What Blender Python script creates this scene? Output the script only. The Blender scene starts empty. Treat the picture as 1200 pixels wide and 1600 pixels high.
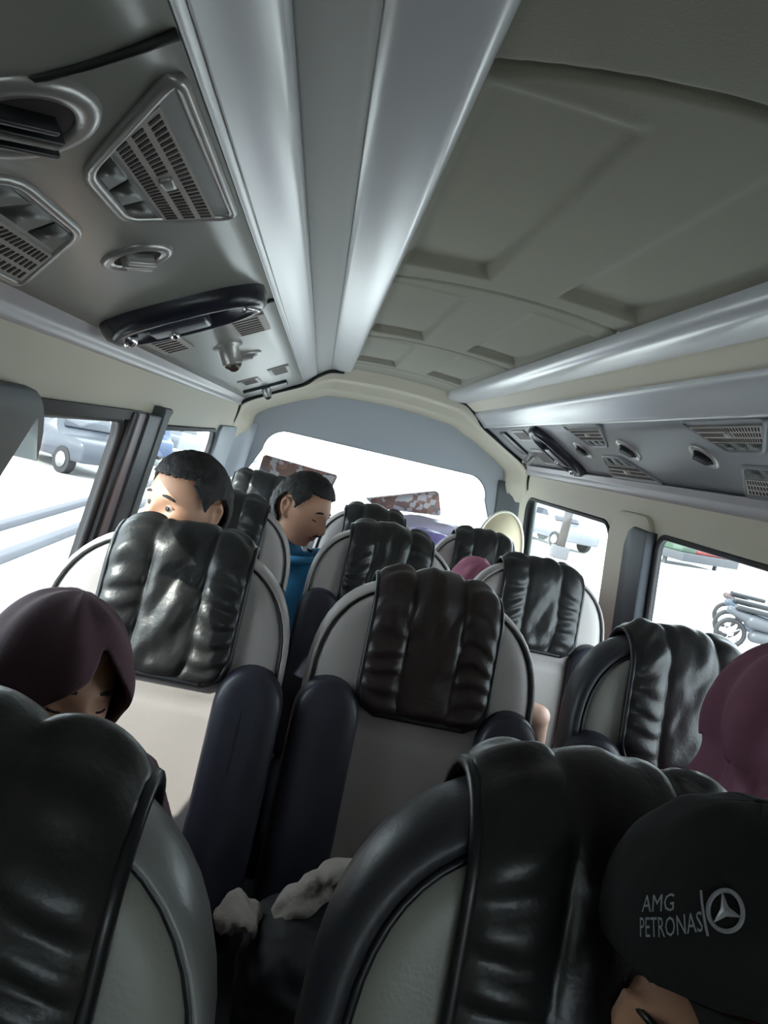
import bpy, bmesh, math, random
from mathutils import Vector, Matrix, noise
random.seed(7)
PI = math.pi
C = bpy.context.scene.collection
SC = bpy.context.scene

# ------------------------------------------------------------------ camera, world, sun, exposure
cam_d = bpy.data.cameras.new('camera'); cam = bpy.data.objects.new('camera', cam_d); C.objects.link(cam)
FPX, VPU, VPV, ROLL = 1150.0, 504.0, 680.0, math.radians(12.7)
ey = Vector((VPU - 600, VPV - 800, FPX)).normalized()
cs, sn = math.cos(ROLL), math.sin(ROLL)
ex = Vector((cs, sn, -(ey.x * cs + ey.y * sn) / ey.z)).normalized()
ez = ex.cross(ey)
if ez.y > 0: ez = -ez
right = Vector((ex.x, ey.x, ez.x)); down = Vector((ex.y, ey.y, ez.y)); fwd = Vector((ex.z, ey.z, ez.z))
cam.matrix_world = Matrix(((right.x, -down.x, -fwd.x, -.337), (right.y, -down.y, -fwd.y, 0), (right.z, -down.z, -fwd.z, 1.42), (0, 0, 0, 1)))
cam_d.sensor_fit = 'HORIZONTAL'; cam_d.sensor_width = 36; cam_d.lens = 36 * FPX / 1200
cam_d.clip_start = .02; cam_d.clip_end = 300
SC.camera = cam
w = bpy.data.worlds.new('sky'); SC.world = w; w.use_nodes = True
bg = w.node_tree.nodes['Background']; bg.inputs[0].default_value = (.86, .94, 1, 1); bg.inputs[1].default_value = 6.0
sun_d = bpy.data.lights.new('sun', 'SUN'); sun_d.energy = 6; sun_d.angle = math.radians(.6); sun_d.color = (1, .95, .86)
sun = bpy.data.objects.new('sun', sun_d); C.objects.link(sun)
sun.rotation_euler = Vector((-.75, -.50, .56)).to_track_quat('Z', 'Y').to_euler()
SC.view_settings.view_transform = 'Standard'; SC.view_settings.look = 'None'
SC.view_settings.gamma = 1; SC.view_settings.exposure = 0.12; SC.view_settings.use_curve_mapping = False

# ------------------------------------------------------------------ materials
MATS = {}
def mat(name, col, rough=.5, metal=0, bump=0, bscale=60, var=0, vscale=8, spec=.5, coat=0):
    if name in MATS: return MATS[name]
    m = bpy.data.materials.new(name); m.use_nodes = True; nt = m.node_tree; b = nt.nodes['Principled BSDF']
    b.inputs['Base Color'].default_value = (*col, 1); b.inputs['Roughness'].default_value = rough
    b.inputs['Metallic'].default_value = metal; b.inputs['Specular IOR Level'].default_value = spec
    if coat: b.inputs['Coat Weight'].default_value = coat; b.inputs['Coat Roughness'].default_value = .2
    tc = nt.nodes.new('ShaderNodeTexCoord')
    if var:
        n = nt.nodes.new('ShaderNodeTexNoise'); n.inputs['Scale'].default_value = vscale; n.inputs['Detail'].default_value = 4
        mx = nt.nodes.new('ShaderNodeMix'); mx.data_type = 'RGBA'
        mx.inputs[6].default_value = (*[c * (1 - var) for c in col], 1); mx.inputs[7].default_value = (*[min(1, c * (1 + var)) for c in col], 1)
        nt.links.new(tc.outputs['Object'], n.inputs['Vector']); nt.links.new(n.outputs['Fac'], mx.inputs[0]); nt.links.new(mx.outputs[2], b.inputs['Base Color'])
    if bump:
        n2 = nt.nodes.new('ShaderNodeTexNoise'); n2.inputs['Scale'].default_value = bscale; n2.inputs['Detail'].default_value = 3
        bp = nt.nodes.new('ShaderNodeBump'); bp.inputs['Strength'].default_value = bump; bp.inputs['Distance'].default_value = .004
        nt.links.new(tc.outputs['Object'], n2.inputs['Vector']); nt.links.new(n2.outputs['Fac'], bp.inputs['Height']); nt.links.new(bp.outputs[0], b.inputs['Normal'])
    MATS[name] = m; return m
def glass_mat():
    m = bpy.data.materials.new('window_glass'); m.use_nodes = True; nt = m.node_tree; nt.nodes.clear()
    o = nt.nodes.new('ShaderNodeOutputMaterial'); t = nt.nodes.new('ShaderNodeBsdfTransparent'); g = nt.nodes.new('ShaderNodeBsdfGlossy')
    t.inputs[0].default_value = (.93, .97, .97, 1); g.inputs['Roughness'].default_value = .03
    f = nt.nodes.new('ShaderNodeLayerWeight'); f.inputs[0].default_value = .15; mx = nt.nodes.new('ShaderNodeMixShader')
    pw = nt.nodes.new('ShaderNodeMath'); pw.operation = 'MULTIPLY'; pw.inputs[1].default_value = .22
    nt.links.new(f.outputs['Facing'], pw.inputs[0]); nt.links.new(pw.outputs[0], mx.inputs[0]); nt.links.new(t.outputs[0], mx.inputs[1]); nt.links.new(g.outputs[0], mx.inputs[2]); nt.links.new(mx.outputs[0], o.inputs[0])
    return m
GLASS = glass_mat()
def pattern_mat():
    m = bpy.data.materials.new('batik_print'); m.use_nodes = True; nt = m.node_tree; b = nt.nodes['Principled BSDF']
    tc = nt.nodes.new('ShaderNodeTexCoord'); v = nt.nodes.new('ShaderNodeTexVoronoi'); v.inputs['Scale'].default_value = 38
    v.distance = 'CHEBYCHEV'
    r = nt.nodes.new('ShaderNodeValToRGB'); r.color_ramp.interpolation = 'CONSTANT'
    e = r.color_ramp.elements; e[0].color = (.30, .18, .16, 1); e[1].position = .45; e[1].color = (.62, .60, .64, 1)
    x = e.new(.7); x.color = (.42, .24, .20, 1); y = e.new(.85); y.color = (.26, .23, .27, 1)
    nt.links.new(tc.outputs['Object'], v.inputs['Vector']); nt.links.new(v.outputs['Color'], r.inputs[0]); nt.links.new(r.outputs[0], b.inputs['Base Color'])
    b.inputs['Roughness'].default_value = .7
    return m
M_HEAD = mat('ceiling_liner', (.265, .255, .205), .75, bump=.12, bscale=300)
M_CREAM = mat('cream_liner', (.62, .58, .47), .6, bump=.06, bscale=250)
M_TRIM = mat('pearl_trim', (.58, .595, .625), .26, spec=1.0, coat=.4)
M_TRIMD = mat('grey_trim', (.33, .33, .315), .5)
M_PANEL = mat('overhead_plastic', (.23, .235, .21), .30, spec=.8, var=.06)
M_PANELD = mat('overhead_plastic_blue', (.20, .205, .22), .4, var=.06)
M_LIP = mat('lilac_grey_trim', (.45, .43, .45), .35)
M_RING = mat('satin_ring', (.42, .41, .40), .3, metal=.5)
M_BLK = mat('black_plastic', (.012, .013, .016), .35)
M_NAVY = mat('navy_black_gloss', (.018, .02, .032), .25)
M_GRILLE = mat('grille_plastic', (.42, .39, .36), .5)
M_HOLE = mat('slot_dark', (.03, .02, .02), .8)
M_CHROME = mat('chrome', (.7, .7, .7), .15, metal=1)
M_BLUEG = mat('blue_grey_panel', (.48, .53, .59), .5, bump=.05)
M_PILD = mat('dark_pillar', (.035, .042, .055), .5)
M_PILG = mat('slate_pillar', (.11, .125, .13), .6, bump=.1, bscale=200)
M_SEAL = mat('mauve_seal', (.33, .29, .32), .5)
M_RUB = mat('black_rubber', (.012, .011, .013), .6)
M_LEA = mat('grey_leather', (.43, .39, .375), .42, bump=.12, bscale=260, var=.04)
M_LEA_SHADE = mat('shaded_grey_leather', (.30, .30, .265), .42, bump=.12, bscale=260, var=.05)  # shade put into the colour: same grey leather, for the dimmer seats
M_RIMG = mat('grey_rim_leather', (.30, .31, .30), .3, bump=.1, bscale=200)
M_RIMB = mat('black_rim_leather', (.033, .034, .042), .42, bump=.1, bscale=200)
M_COV = mat('black_quilt', (.019, .019, .0195), .36, bump=.15, bscale=120)
M_COVB = mat('brown_black_quilt', (.028, .0185, .0175), .36, bump=.15, bscale=120)
M_ARM = mat('navy_arm', (.026, .026, .040), .42, bump=.06, bscale=200)
M_FLOOR = mat('floor_mat', (.03, .03, .035), .8)
def skin_mat(name, col):
    m = mat(name, col, .5, var=.07, vscale=30, bump=.05, bscale=400)
    b = m.node_tree.nodes['Principled BSDF']; b.inputs['Subsurface Weight'].default_value = .08; b.inputs['Subsurface Radius'].default_value = (.01, .004, .002)
    return m
M_SKIN = skin_mat('warm_skin', (.53, .29, .19)); M_SKINL = skin_mat('pale_skin', (.66, .42, .33)); M_SKIND = skin_mat('brown_skin', (.54, .29, .195))
M_LIPM = mat('lip_skin', (.38, .13, .10), .45)
M_HAIR = mat('black_hair', (.010, .008, .009), .7, bump=.6, bscale=220)
M_EYEW = mat('eye_white', (.6, .57, .53), .2); M_EYED = mat('eye_iris', (.015, .009, .006), .15)

# ------------------------------------------------------------------ helpers
def obj(name, bm, m, parent=None, smooth=True, mats=None, recalc=True):
    if recalc: bmesh.ops.recalc_face_normals(bm, faces=bm.faces)
    me = bpy.data.meshes.new(name); bm.to_mesh(me); bm.free()
    for k in (mats or [m]): me.materials.append(k)
    if smooth: me.polygons.foreach_set('use_smooth', [True] * len(me.polygons))
    o = bpy.data.objects.new(name, me); C.objects.link(o)
    if parent: o.parent = parent
    return o
def autosmooth(o, deg=35):
    o.data.set_sharp_from_angle(angle=math.radians(deg)); return o
def tag(o, label, cat, group=None):
    o['label'] = label; o['category'] = cat
    if group: o['group'] = group
    return o
def thing(name, label, cat, loc=(0, 0, 0), group=None):
    o = bpy.data.objects.new(name, None); o.empty_display_size = .05; C.objects.link(o); o.location = loc
    return tag(o, label, cat, group)
def struct(o): o['kind'] = 'structure'; return o
def box(bm, c, s, rot=None, bev=0, seg=2):
    r = bmesh.ops.create_cube(bm, size=1); vs = r['verts']
    bmesh.ops.scale(bm, vec=s, verts=vs)
    if bev:
        es = list({e for v in vs for e in v.link_edges})
        q = bmesh.ops.bevel(bm, geom=es, offset=bev, segments=seg, affect='EDGES', profile=.6)
        vs = list({v for f in q['faces'] for v in f.verts} | {v for v in vs if v.is_valid})
    if rot: bmesh.ops.rotate(bm, cent=(0, 0, 0), matrix=rot, verts=vs)
    bmesh.ops.translate(bm, vec=c, verts=vs)
    return vs
def tube(bm, pts, r, n=8, closed=False, caps=True):
    pts = [Vector(p) for p in pts]; N = len(pts); rings = []
    rr = r if isinstance(r, (list, tuple)) else [r] * N
    up = None
    for i, p in enumerate(pts):
        a = pts[(i - 1) % N] if (closed or i > 0) else p; b = pts[(i + 1) % N] if (closed or i < N - 1) else p
        t = (b - a).normalized()
        if up is None: up = t.orthogonal().normalized()
        up = (up - t * up.dot(t)); up = up.normalized() if up.length > 1e-6 else t.orthogonal().normalized()
        s = t.cross(up)
        rings.append([bm.verts.new(p + (up * math.cos(2 * PI * k / n) + s * math.sin(2 * PI * k / n)) * rr[i]) for k in range(n)])
    for i in range(N if closed else N - 1):
        A, B = rings[i], rings[(i + 1) % N]
        sh = 0
        if closed and i == N - 1:
            sh = min(range(n), key=lambda q: (A[0].co - B[q].co).length)
        for k in range(n): bm.faces.new((A[k], A[(k + 1) % n], B[(k + 1 + sh) % n], B[(k + sh) % n]))
    if caps and not closed:
        bm.faces.new(list(reversed(rings[0]))); bm.faces.new(rings[-1])
def grid(bm, nu, nv, f, closed_u=False, flip=False):
    V = [[bm.verts.new(f(i, j)) for i in range(nu)] for j in range(nv)]
    for j in range(nv - 1):
        for i in range(nu if closed_u else nu - 1):
            q = (V[j][i], V[j][(i + 1) % nu], V[j + 1][(i + 1) % nu], V[j + 1][i])
            try: bm.faces.new(q[::-1] if flip else q)
            except ValueError: pass
    return V
def extrude_profile(bm, pts, y0, y1, n=1):
    L = len(pts)
    grid(bm, L, n + 1, lambda i, j: (pts[i][0], y0 + (y1 - y0) * j / n, pts[i][1]))
def solidify(o, t, off=-1):
    md = o.modifiers.new('thickness', 'SOLIDIFY'); md.thickness = t; md.offset = off; return o
def smoothpts(pts, n=6):
    P = [Vector((p[0], p[1])) for p in pts]; out = []
    for i in range(len(P) - 1):
        a = P[max(0, i - 1)]; b = P[i]; c = P[i + 1]; d = P[min(len(P) - 1, i + 2)]
        for k in range(n):
            t = k / n
            out.append(.5 * ((2 * b) + (c - a) * t + (2 * a - 5 * b + 4 * c - d) * t * t + (3 * b - a - 3 * c + d) * t ** 3))
    out.append(P[-1]); return [(p.x, p.y) for p in out]
def dup(root):
    r = root.copy(); C.objects.link(r)
    for ch in list(root.children):
        c = ch.copy(); C.objects.link(c); c.parent = r
        for g in list(ch.children):
            d = g.copy(); C.objects.link(d); d.parent = c
    return r
def baked(o):
    dg = bpy.context.evaluated_depsgraph_get(); dg.update()
    me = bpy.data.meshes.new_from_object(o.evaluated_get(dg)); o.modifiers.clear(); old = o.data; o.data = me; me.name = old.name
    bpy.data.meshes.remove(old); return o
def sstep(a, b, x):
    t = max(0, min(1, (x - a) / (b - a))); return t * t * (3 - 2 * t)

# ------------------------------------------------------------------ the van's shell
Y0, Y1 = -1.9, 4.12          # front of what is built, rear wall
def hw(z): return .785 + (1.475 - z) * .12
bm = bmesh.new(); box(bm, (0, (Y0 + Y1) / 2, -.02), (2.0, Y1 - Y0, .04)); struct(obj('floor', bm, M_FLOOR, smooth=False))

def ceil_h(x, y):
    h = 1.787 + .013 * (1 - (x / .265) ** 2)
    for ys in (-1.22, -.26, .69, 1.60, 2.55, 3.5):
        c = ys + .03 * (x / .265) ** 2 - .01
        d = abs(y - c)
        h += .012 * math.exp(-(d / .007) ** 2)
    for y0, y1 in ((-1.17, -.42), (-.20, .53), (.76, 1.50), (1.71, 2.46), (2.62, 3.42)):
        for xa, xb in ((-.26, -.085), (.07, .235)):
            yy0 = y0 + .02 * (1 - (x - xa) / (xb - xa)) * -1.5
            sx = sstep(xb + .006, xb - .012, x) * sstep(xa - .006, xa + .012, x)
            e = y1 - (.10 * ((x - xa) / (xb - xa)) if xa < 0 else .10 * ((xb - x) / (xb - xa)) * -1 + .10)
            sy = sstep(yy0 - .02, yy0 + .03, y) * (1 - sstep(y1 - .012, y1 + .004, y))
            t = max(0, min(1, (y - y0) / (y1 - y0)))
            h += sx * sy * (.006 + .022 * t ** 5)
            # a small raised bead that rims the front edge of each pad
            h -= .005 * math.exp(-((y - yy0) / .016) ** 2) * sx
    return h
bm = bmesh.new(); NX, NY = 72, 1100
grid(bm, NX + 1, NY + 1, lambda i, j: (-.285 + .57 * i / NX, Y0 + (3.9 - Y0) * j / NY, ceil_h(-.285 + .57 * i / NX, Y0 + (3.9 - Y0) * j / NY)))
o = struct(obj('ceiling', bm, M_HEAD)); solidify(o, .02, 1)

# ---- long trims both sides (ceiling edge -> air panel)
d_, c_, b_, a_, i_ = (.265, 1.787), (.371, 1.760), (.434, 1.719), (.490, 1.660), (.766, 1.513)
inner = smoothpts([(.262, 1.80), (.262, 1.778), (.275, 1.765), (.315, 1.762), (.350, 1.764), (.366, 1.768)], 5)
mid = smoothpts([(.366, 1.775), (.368, 1.762), (.385, 1.752), (.412, 1.737), (.430, 1.729)], 4)
outer = smoothpts([(.430, 1.732), (.431, 1.716), (.445, 1.702), (.468, 1.684), (.485, 1.668), (.490, 1.662), (.493, 1.672)], 5)
lip = smoothpts([(.762, 1.517), (.768, 1.508), (.776, 1.495), (.778, 1.482), (.782, 1.474), (.792, 1.474)], 4)
k = 0
for s, side in ((-1, 'left'), (1, 'right')):
    for prof, m in ((inner, M_TRIM), (mid, M_TRIMD), (outer, M_TRIM), (lip, M_LIP)):
        k += 1; bm = bmesh.new(); extrude_profile(bm, [(s * x, z) for x, z in prof], Y0, 3.93, 40)
        o = struct(obj('trim_%d' % k, bm, M_CREAM if m is M_TRIMD and s > 0 else m)); solidify(o, .012, 1 if s < 0 else -1)  # right mid trim swaps grey for cream, its warmer light put into colour

# ---- side walls, cut round their windows
def rounded(y0, y1, z0, z1, r, n=7):
    """corner radii: r = (top front, top rear, bottom rear, bottom front); front is small y"""
    P = []
    for cy, cz, rr, a0 in ((y1 - r[1], z1 - r[1], r[1], PI / 2), (y1 - r[2], z0 + r[2], r[2], 0), (y0 + r[3], z0 + r[3], r[3], -PI / 2), (y0 + r[0], z1 - r[0], r[0], -PI)):
        for q in range(n + 1):
            a = a0 - PI / 2 * q / n
            P.append((cy + rr * math.cos(a), cz + rr * math.sin(a)))
    return P
W_LEFT = [rounded(1.06, 1.795, .93, 1.352, (.20, .05, .05, .05)), rounded(2.13, 3.36, .86, 1.335, (.06, .08, .05, .05))]
W_RIGHT = [rounded(.70, 2.30, .86, 1.352, (.08, .05, .05, .05)), rounded(2.675, 3.84, .86, 1.345, (.10, .08, .05, .05))]
def wall(name, s, holes):
    bm = bmesh.new()
    def loop(P):
        vs = [bm.verts.new((s * hw(z), y, z)) for y, z in P]
        return [bm.edges.new((vs[i], vs[(i + 1) % len(vs)])) for i in range(len(vs))]
    es = loop([(Y0, 0), (Y1, 0), (Y1, 1.49), (Y0, 1.49)])
    for h in holes: es += loop(h)
    bmesh.ops.triangle_fill(bm, edges=es, use_beauty=True, use_dissolve=False)
    bm.normal_update()
    for f in bm.faces:
        if f.normal.x * s > 0: f.normal_flip()
    o = obj(name, bm, M_CREAM, smooth=False, recalc=False); solidify(o, .014, -1); return struct(o)
wall('wall_left', -1, W_LEFT); wall('wall_right', 1, W_RIGHT)
nwin = 0
def window(P, mapf, frame=True, fr=.010):
    global nwin
    nwin += 1
    t = bpy.data.objects.new('window_%d' % nwin, None); C.objects.link(t); struct(t)
    bm = bmesh.new(); vs = [bm.verts.new(mapf(a, b, 1)) for a, b in P]; f = bm.faces.new(vs)
    r = bmesh.ops.extrude_face_region(bm, geom=[f]); off = Vector(mapf(P[0][0], P[0][1], 1.2)) - Vector(mapf(P[0][0], P[0][1], 1))
    bmesh.ops.translate(bm, vec=off, verts=[e for e in r['geom'] if isinstance(e, bmesh.types.BMVert)])
    struct(obj('pane', bm, GLASS, t, smooth=False))
    bm = bmesh.new(); tube(bm, [mapf(a, b, 0) for a, b in P], fr, 8, closed=True)
    ca = sum(p[0] for p in P) / len(P); cb = sum(p[1] for p in P) / len(P)
    def ins(p, q): return (p[0] - math.copysign(q, p[0] - ca), p[1] - math.copysign(q, p[1] - cb))
    if fr > .005:
        for d0, d1 in ((-.1, 2.25),):
            grid(bm, len(P), 4, lambda i, j: mapf(*ins(P[i], (.002, .002, -.001, -.001)[j]), (d0, d1, d1, d0)[j]), closed_u=True)
    struct(obj('frame', bm, M_RUB, t))
for s, hs in ((-1, W_LEFT), (1, W_RIGHT)):
    for h in hs: window(h, lambda y, z, d, s=s: (s * (hw(z) + .002 + .008 * d), y, z))

# ---- rear wall with its big window, rear arch
RW = []
for q in range(9): a = PI * q / 16; RW.append((.645 - .12 + .12 * math.sin(a), 1.392 - .12 + .12 * math.cos(a)))
RW = [(x, z) for x, z in RW] + [(.70, 1.15), (.70, .98), (-.70, .98), (-.70, 1.15)] + [(-x, z) for x, z in reversed(RW)]
RW = [(x, z + (.012 * (1 - (x / .65) ** 2) if z > 1.2 else 0)) for x, z in RW]
bm = bmesh.new()
def loop2(P):
    vs = [bm.verts.new((x, Y1, z)) for x, z in P]
    return [bm.edges.new((vs[i], vs[(i + 1) % len(vs)])) for i in range(len(vs))]
es = loop2([(-.95, 0), (.95, 0), (.95, 1.40), (.80, 1.66), (.45, 1.80), (-.45, 1.80), (-.80, 1.66), (-.95, 1.40)]) + loop2(RW)
bmesh.ops.triangle_fill(bm, edges=es, use_beauty=True); bm.normal_update()
for f in bm.faces:
    if f.normal.y > 0: f.normal_flip()
o = struct(obj('wall_rear', bm, M_BLUEG, smooth=False, recalc=False)); solidify(o, .05, -1)
window(RW, lambda x, z, d: (x, Y1 + .004 + .022 * d, z), fr=.004)
arch = smoothpts([(-.835, 1.31), (-.80, 1.40), (-.775, 1.49), (-.63, 1.585), (-.49, 1.665), (-.37, 1.752), (-.28, 1.775), (0, 1.79), (.28, 1.775), (.37, 1.752), (.49, 1.665), (.63, 1.585), (.775, 1.49), (.80, 1.40), (.835, 1.31)], 7)
def arch_ring(y, top, side):
    out = []
    for x, z in arch:
        t = sstep(.56, .30, abs(x))
        dn = top * t
        cx = Vector((-x, 1.2 - z)).normalized() * side * (1 - t)
        out.append((x + cx.x, y, z + cx.y - dn))
    return out
RINGS = [(3.86, -.02, -.02), (3.88, .0, .012), (3.895, .045, .016), (3.905, .053, .018), (3.945, .058, .022), (3.955, .064, .024), (3.97, .098, .03), (3.98, .106, .034), (4.03, .115, .055), (4.05, .122, .07), (4.055, .13, .078), (4.12, .13, .078)]
bm = bmesh.new(); RR = [arch_ring(*r) for r in RINGS]
grid(bm, len(arch), len(RR), lambda i, j: RR[j][i]); k += 1
struct(autosmooth(obj('trim_%d' % k, bm, M_CREAM), 50))
# wavy dark rubber gasket where air panels meet the arch
for s in (-1, 1):
    k += 1; bm = bmesh.new()
    g = [(s * x, 3.868 + .006 * math.sin(i * 1.3), z - .006) for i, (x, z) in enumerate(smoothpts([(.30, 1.768), (.372, 1.752), (.43, 1.712), (.49, 1.655), (.63, 1.582), (.768, 1.502), (.785, 1.455), (.80, 1.39)], 4))]
    tube(bm, g, .009, 6); struct(obj('trim_%d' % k, bm, M_RUB))
# ---- pillars between the windows
def slab(name_m, s, P, depth, m, bev=.012):
    """an outline in (y,z) lying on a side wall, standing proud of it by depth"""
    global k
    k += 1; bm = bmesh.new(); n = len(P); rings = []
    cy = sum(p[0] for p in P) / n; cz = sum(p[1] for p in P) / n
    for d, sh in ((-.02, 0), (depth - bev, 0), (depth - bev * .3, bev * .3), (depth, bev)):
        ring = []
        for y, z in P:
            v = Vector((cy - y, cz - z)); L = v.length; v = v / L * min(sh, L * .8) if L else v
            ring.append(bm.verts.new((s * (hw(z + v.y) - d), y + v.x, z + v.y)))
        rings.append(ring)
    for A, B in zip(rings, rings[1:]):
        for i in range(n): bm.faces.new((A[i], A[(i + 1) % n], B[(i + 1) % n], B[i]))
    bm.faces.new(rings[-1])
    return struct(autosmooth(obj('trim_%d' % k, bm, m), 40))
# left: slate pillar at the front of the first window
slab('', -1, rounded(.47, 1.255, .70, 1.392, (.05, .12, .01, .01))[:8] + [(1.20, 1.352), (1.135, 1.26), (1.06, 1.13), (1.03, 1.0), (1.03, .5), (.47, .5)] + rounded(.47, 1.255, .70, 1.392, (.05, .12, .01, .01))[-8:], .03, M_PILG)
slab('', -1, [(1.80, 1.372), (1.80, .55), (1.838, .55), (1.838, 1.372)], .018, M_RUB, .004)
slab('', -1, [(1.838, 1.372), (1.838, .55), (1.905, .55), (1.905, 1.372)], .022, M_SEAL, .006)
slab('', -1, [(1.905, 1.372), (1.905, .55), (2.05, .55), (2.05, 1.372)], .030, M_PILD, .008)
slab('', -1, [(2.05, 1.395), (2.05, .55), (2.125, .55), (2.125, 1.34), (2.13, 1.38), (2.15, 1.395)], .034, M_PILG, .01)
slab('', -1, [(1.15, 1.375), (1.15, 1.352), (1.90, 1.352), (1.90, 1.375)], .014, M_RUB, .004)
slab('', -1, [(3.375, 1.34), (3.375, .55), (4.0, .55), (4.0, 1.36), (3.42, 1.36)], .016, mat('slate_blue_panel', (.26, .30, .34), .5), .008)
# right: cream-capped pillar with dark body
slab('', 1, rounded(2.33, 2.665, .55, 1.405, (.06, .10, .01, .01)), .022, M_CREAM)
slab('', 1, [(2.31, 1.355), (2.31, .55), (2.47, .55), (2.47, 1.30), (2.45, 1.345), (2.42, 1.36)], .040, M_PILD, .01)
# rear corner posts, blue-grey, between last side window and rear glass
for s in (-1, 1):
    k += 1; bm = bmesh.new()
    prof = smoothpts([(.70, 4.115), (.735, 4.07), (.80, 4.0), (.838, 3.90), (.835, 3.80)], 5)
    nz = 14
    grid(bm, len(prof), nz + 1, lambda i, j: (s * (prof[i][0] + (1.35 - (.45 + .95 * j / nz)) * .12 + (.0)), prof[i][1], .45 + .95 * j / nz))
    struct(obj('trim_%d' % k, bm, M_BLUEG if s < 0 else M_PILG)); solidify(bpy.data.objects['trim_%d' % k], .012, 0)
# front wall, unseen behind the camera; its window is added for front light
bm = bmesh.new(); WS = [(-.70, .95), (.70, .95), (.66, 1.36), (-.66, 1.36)]
def loop3(P):
    vs = [bm.verts.new((x, Y0, z)) for x, z in P]
    return [bm.edges.new((vs[i], vs[(i + 1) % len(vs)])) for i in range(len(vs))]
es = loop3([(-1, 0), (1, 0), (1, 1.84), (-1, 1.84)]) + loop3(WS)
bmesh.ops.triangle_fill(bm, edges=es, use_beauty=True); bm.normal_update()
for f in bm.faces:
    if f.normal.y < 0: f.normal_flip()
o = struct(obj('wall_front', bm, M_PILG, smooth=False, recalc=False)); solidify(o, .04, -1)
window(WS, lambda x, z, d: (x, Y0 - .004 - .022 * d, z))

# ------------------------------------------------------------------ overhead air panels
P0 = Vector((.490, 1.660)); P1 = Vector((.766, 1.513)); PD = (P1 - P0).normalized(); PLEN = (P1 - P0).length
PN = Vector((-PD.y, PD.x)); PN = PN if PN.y < 0 else -PN                      # outward from the panel, into the cabin (down, in)
def pp(s, side, y, out=0):
    q = P0 + PD * s + PN * out
    return Vector((side * q.x, y, q.y))
def on_panel(bm, side, verts_from=None):
    for v in (verts_from or bm.verts):
        v.co = pp(v.co.x, side, v.co.y, v.co.z)
def slot_panel(bm_f, bm_h, s0, s1, ya, yb, rows, n):
    """ya, yb: functions of s giving the near and far end"""
    def P(u, v, o): ss = s0 + (s1 - s0) * u; return (ss, ya(ss) + (yb(ss) - ya(ss)) * v, o)
    def q(bm, u0, u1, v0, v1, o0, o1):
        A = [bm.verts.new(P(u, v, o)) for o in (o0, o1) for u, v in ((u0, v0), (u1, v0), (u1, v1), (u0, v1))]
        for f in ((0, 3, 2, 1), (4, 5, 6, 7), (0, 1, 5, 4), (1, 2, 6, 5), (2, 3, 7, 6), (3, 0, 4, 7)): bm.faces.new([A[k] for k in f])
    q(bm_f, 0, 1, 0, 1, -.004, .008)
    for r in range(rows):
        for k_ in range(n):
            if rows == 3 and r == 1 and abs(k_ + .5 - n / 2) < n * .08: continue
            u = (r + .5) / rows; h_ = .33 / rows; v = (k_ + .5) / n
            q(bm_h, u - h_, u + h_, .02 + .96 * (v - .24 / n), .02 + .96 * (v + .24 / n), .006, .0088)
def round_vent(parent, s, y, r, side, tilt):
    bm = bmesh.new(); n = 36
    prof = [(r * .60, -.014), (r * .62, .003), (r * .66, .008), (r * .82, .010), (r * .96, .008), (r, .003), (r, -.012)]
    grid(bm, n, len(prof), lambda i, j: (s + prof[j][0] * math.cos(2 * PI * i / n), y + prof[j][0] * math.sin(2 * PI * i / n), prof[j][1]), closed_u=True)
    on_panel(bm, side); v = obj('round_vent', bm, M_RING, parent)
    bm = bmesh.new(); bmesh.ops.create_circle(bm, cap_ends=True, radius=r * .66, segments=30, matrix=Matrix.Translation((s, y, .0065)))
    on_panel(bm, side); obj('vent_throat', bm, M_HOLE, v)
    bm = bmesh.new(); a = math.radians(tilt)
    for dd in (-.42, 0, .42):
        box(bm, (s + dd * r * math.cos(a) * .8, y + dd * r * math.sin(a) * .8, .011), (.006 if dd else .012, r * 1.05 * math.sqrt(1 - (dd * .9) ** 2), .016), rot=None, bev=.002)
        vs = bm.verts
    bmesh.ops.rotate(bm, cent=(s, y, 0), matrix=Matrix.Rotation(a, 3, 'Z'), verts=bm.verts)
    on_panel(bm, side); obj('vent_vane', bm, M_BLK if r > .05 or side > 0 else M_RING, v)
    return v
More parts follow.
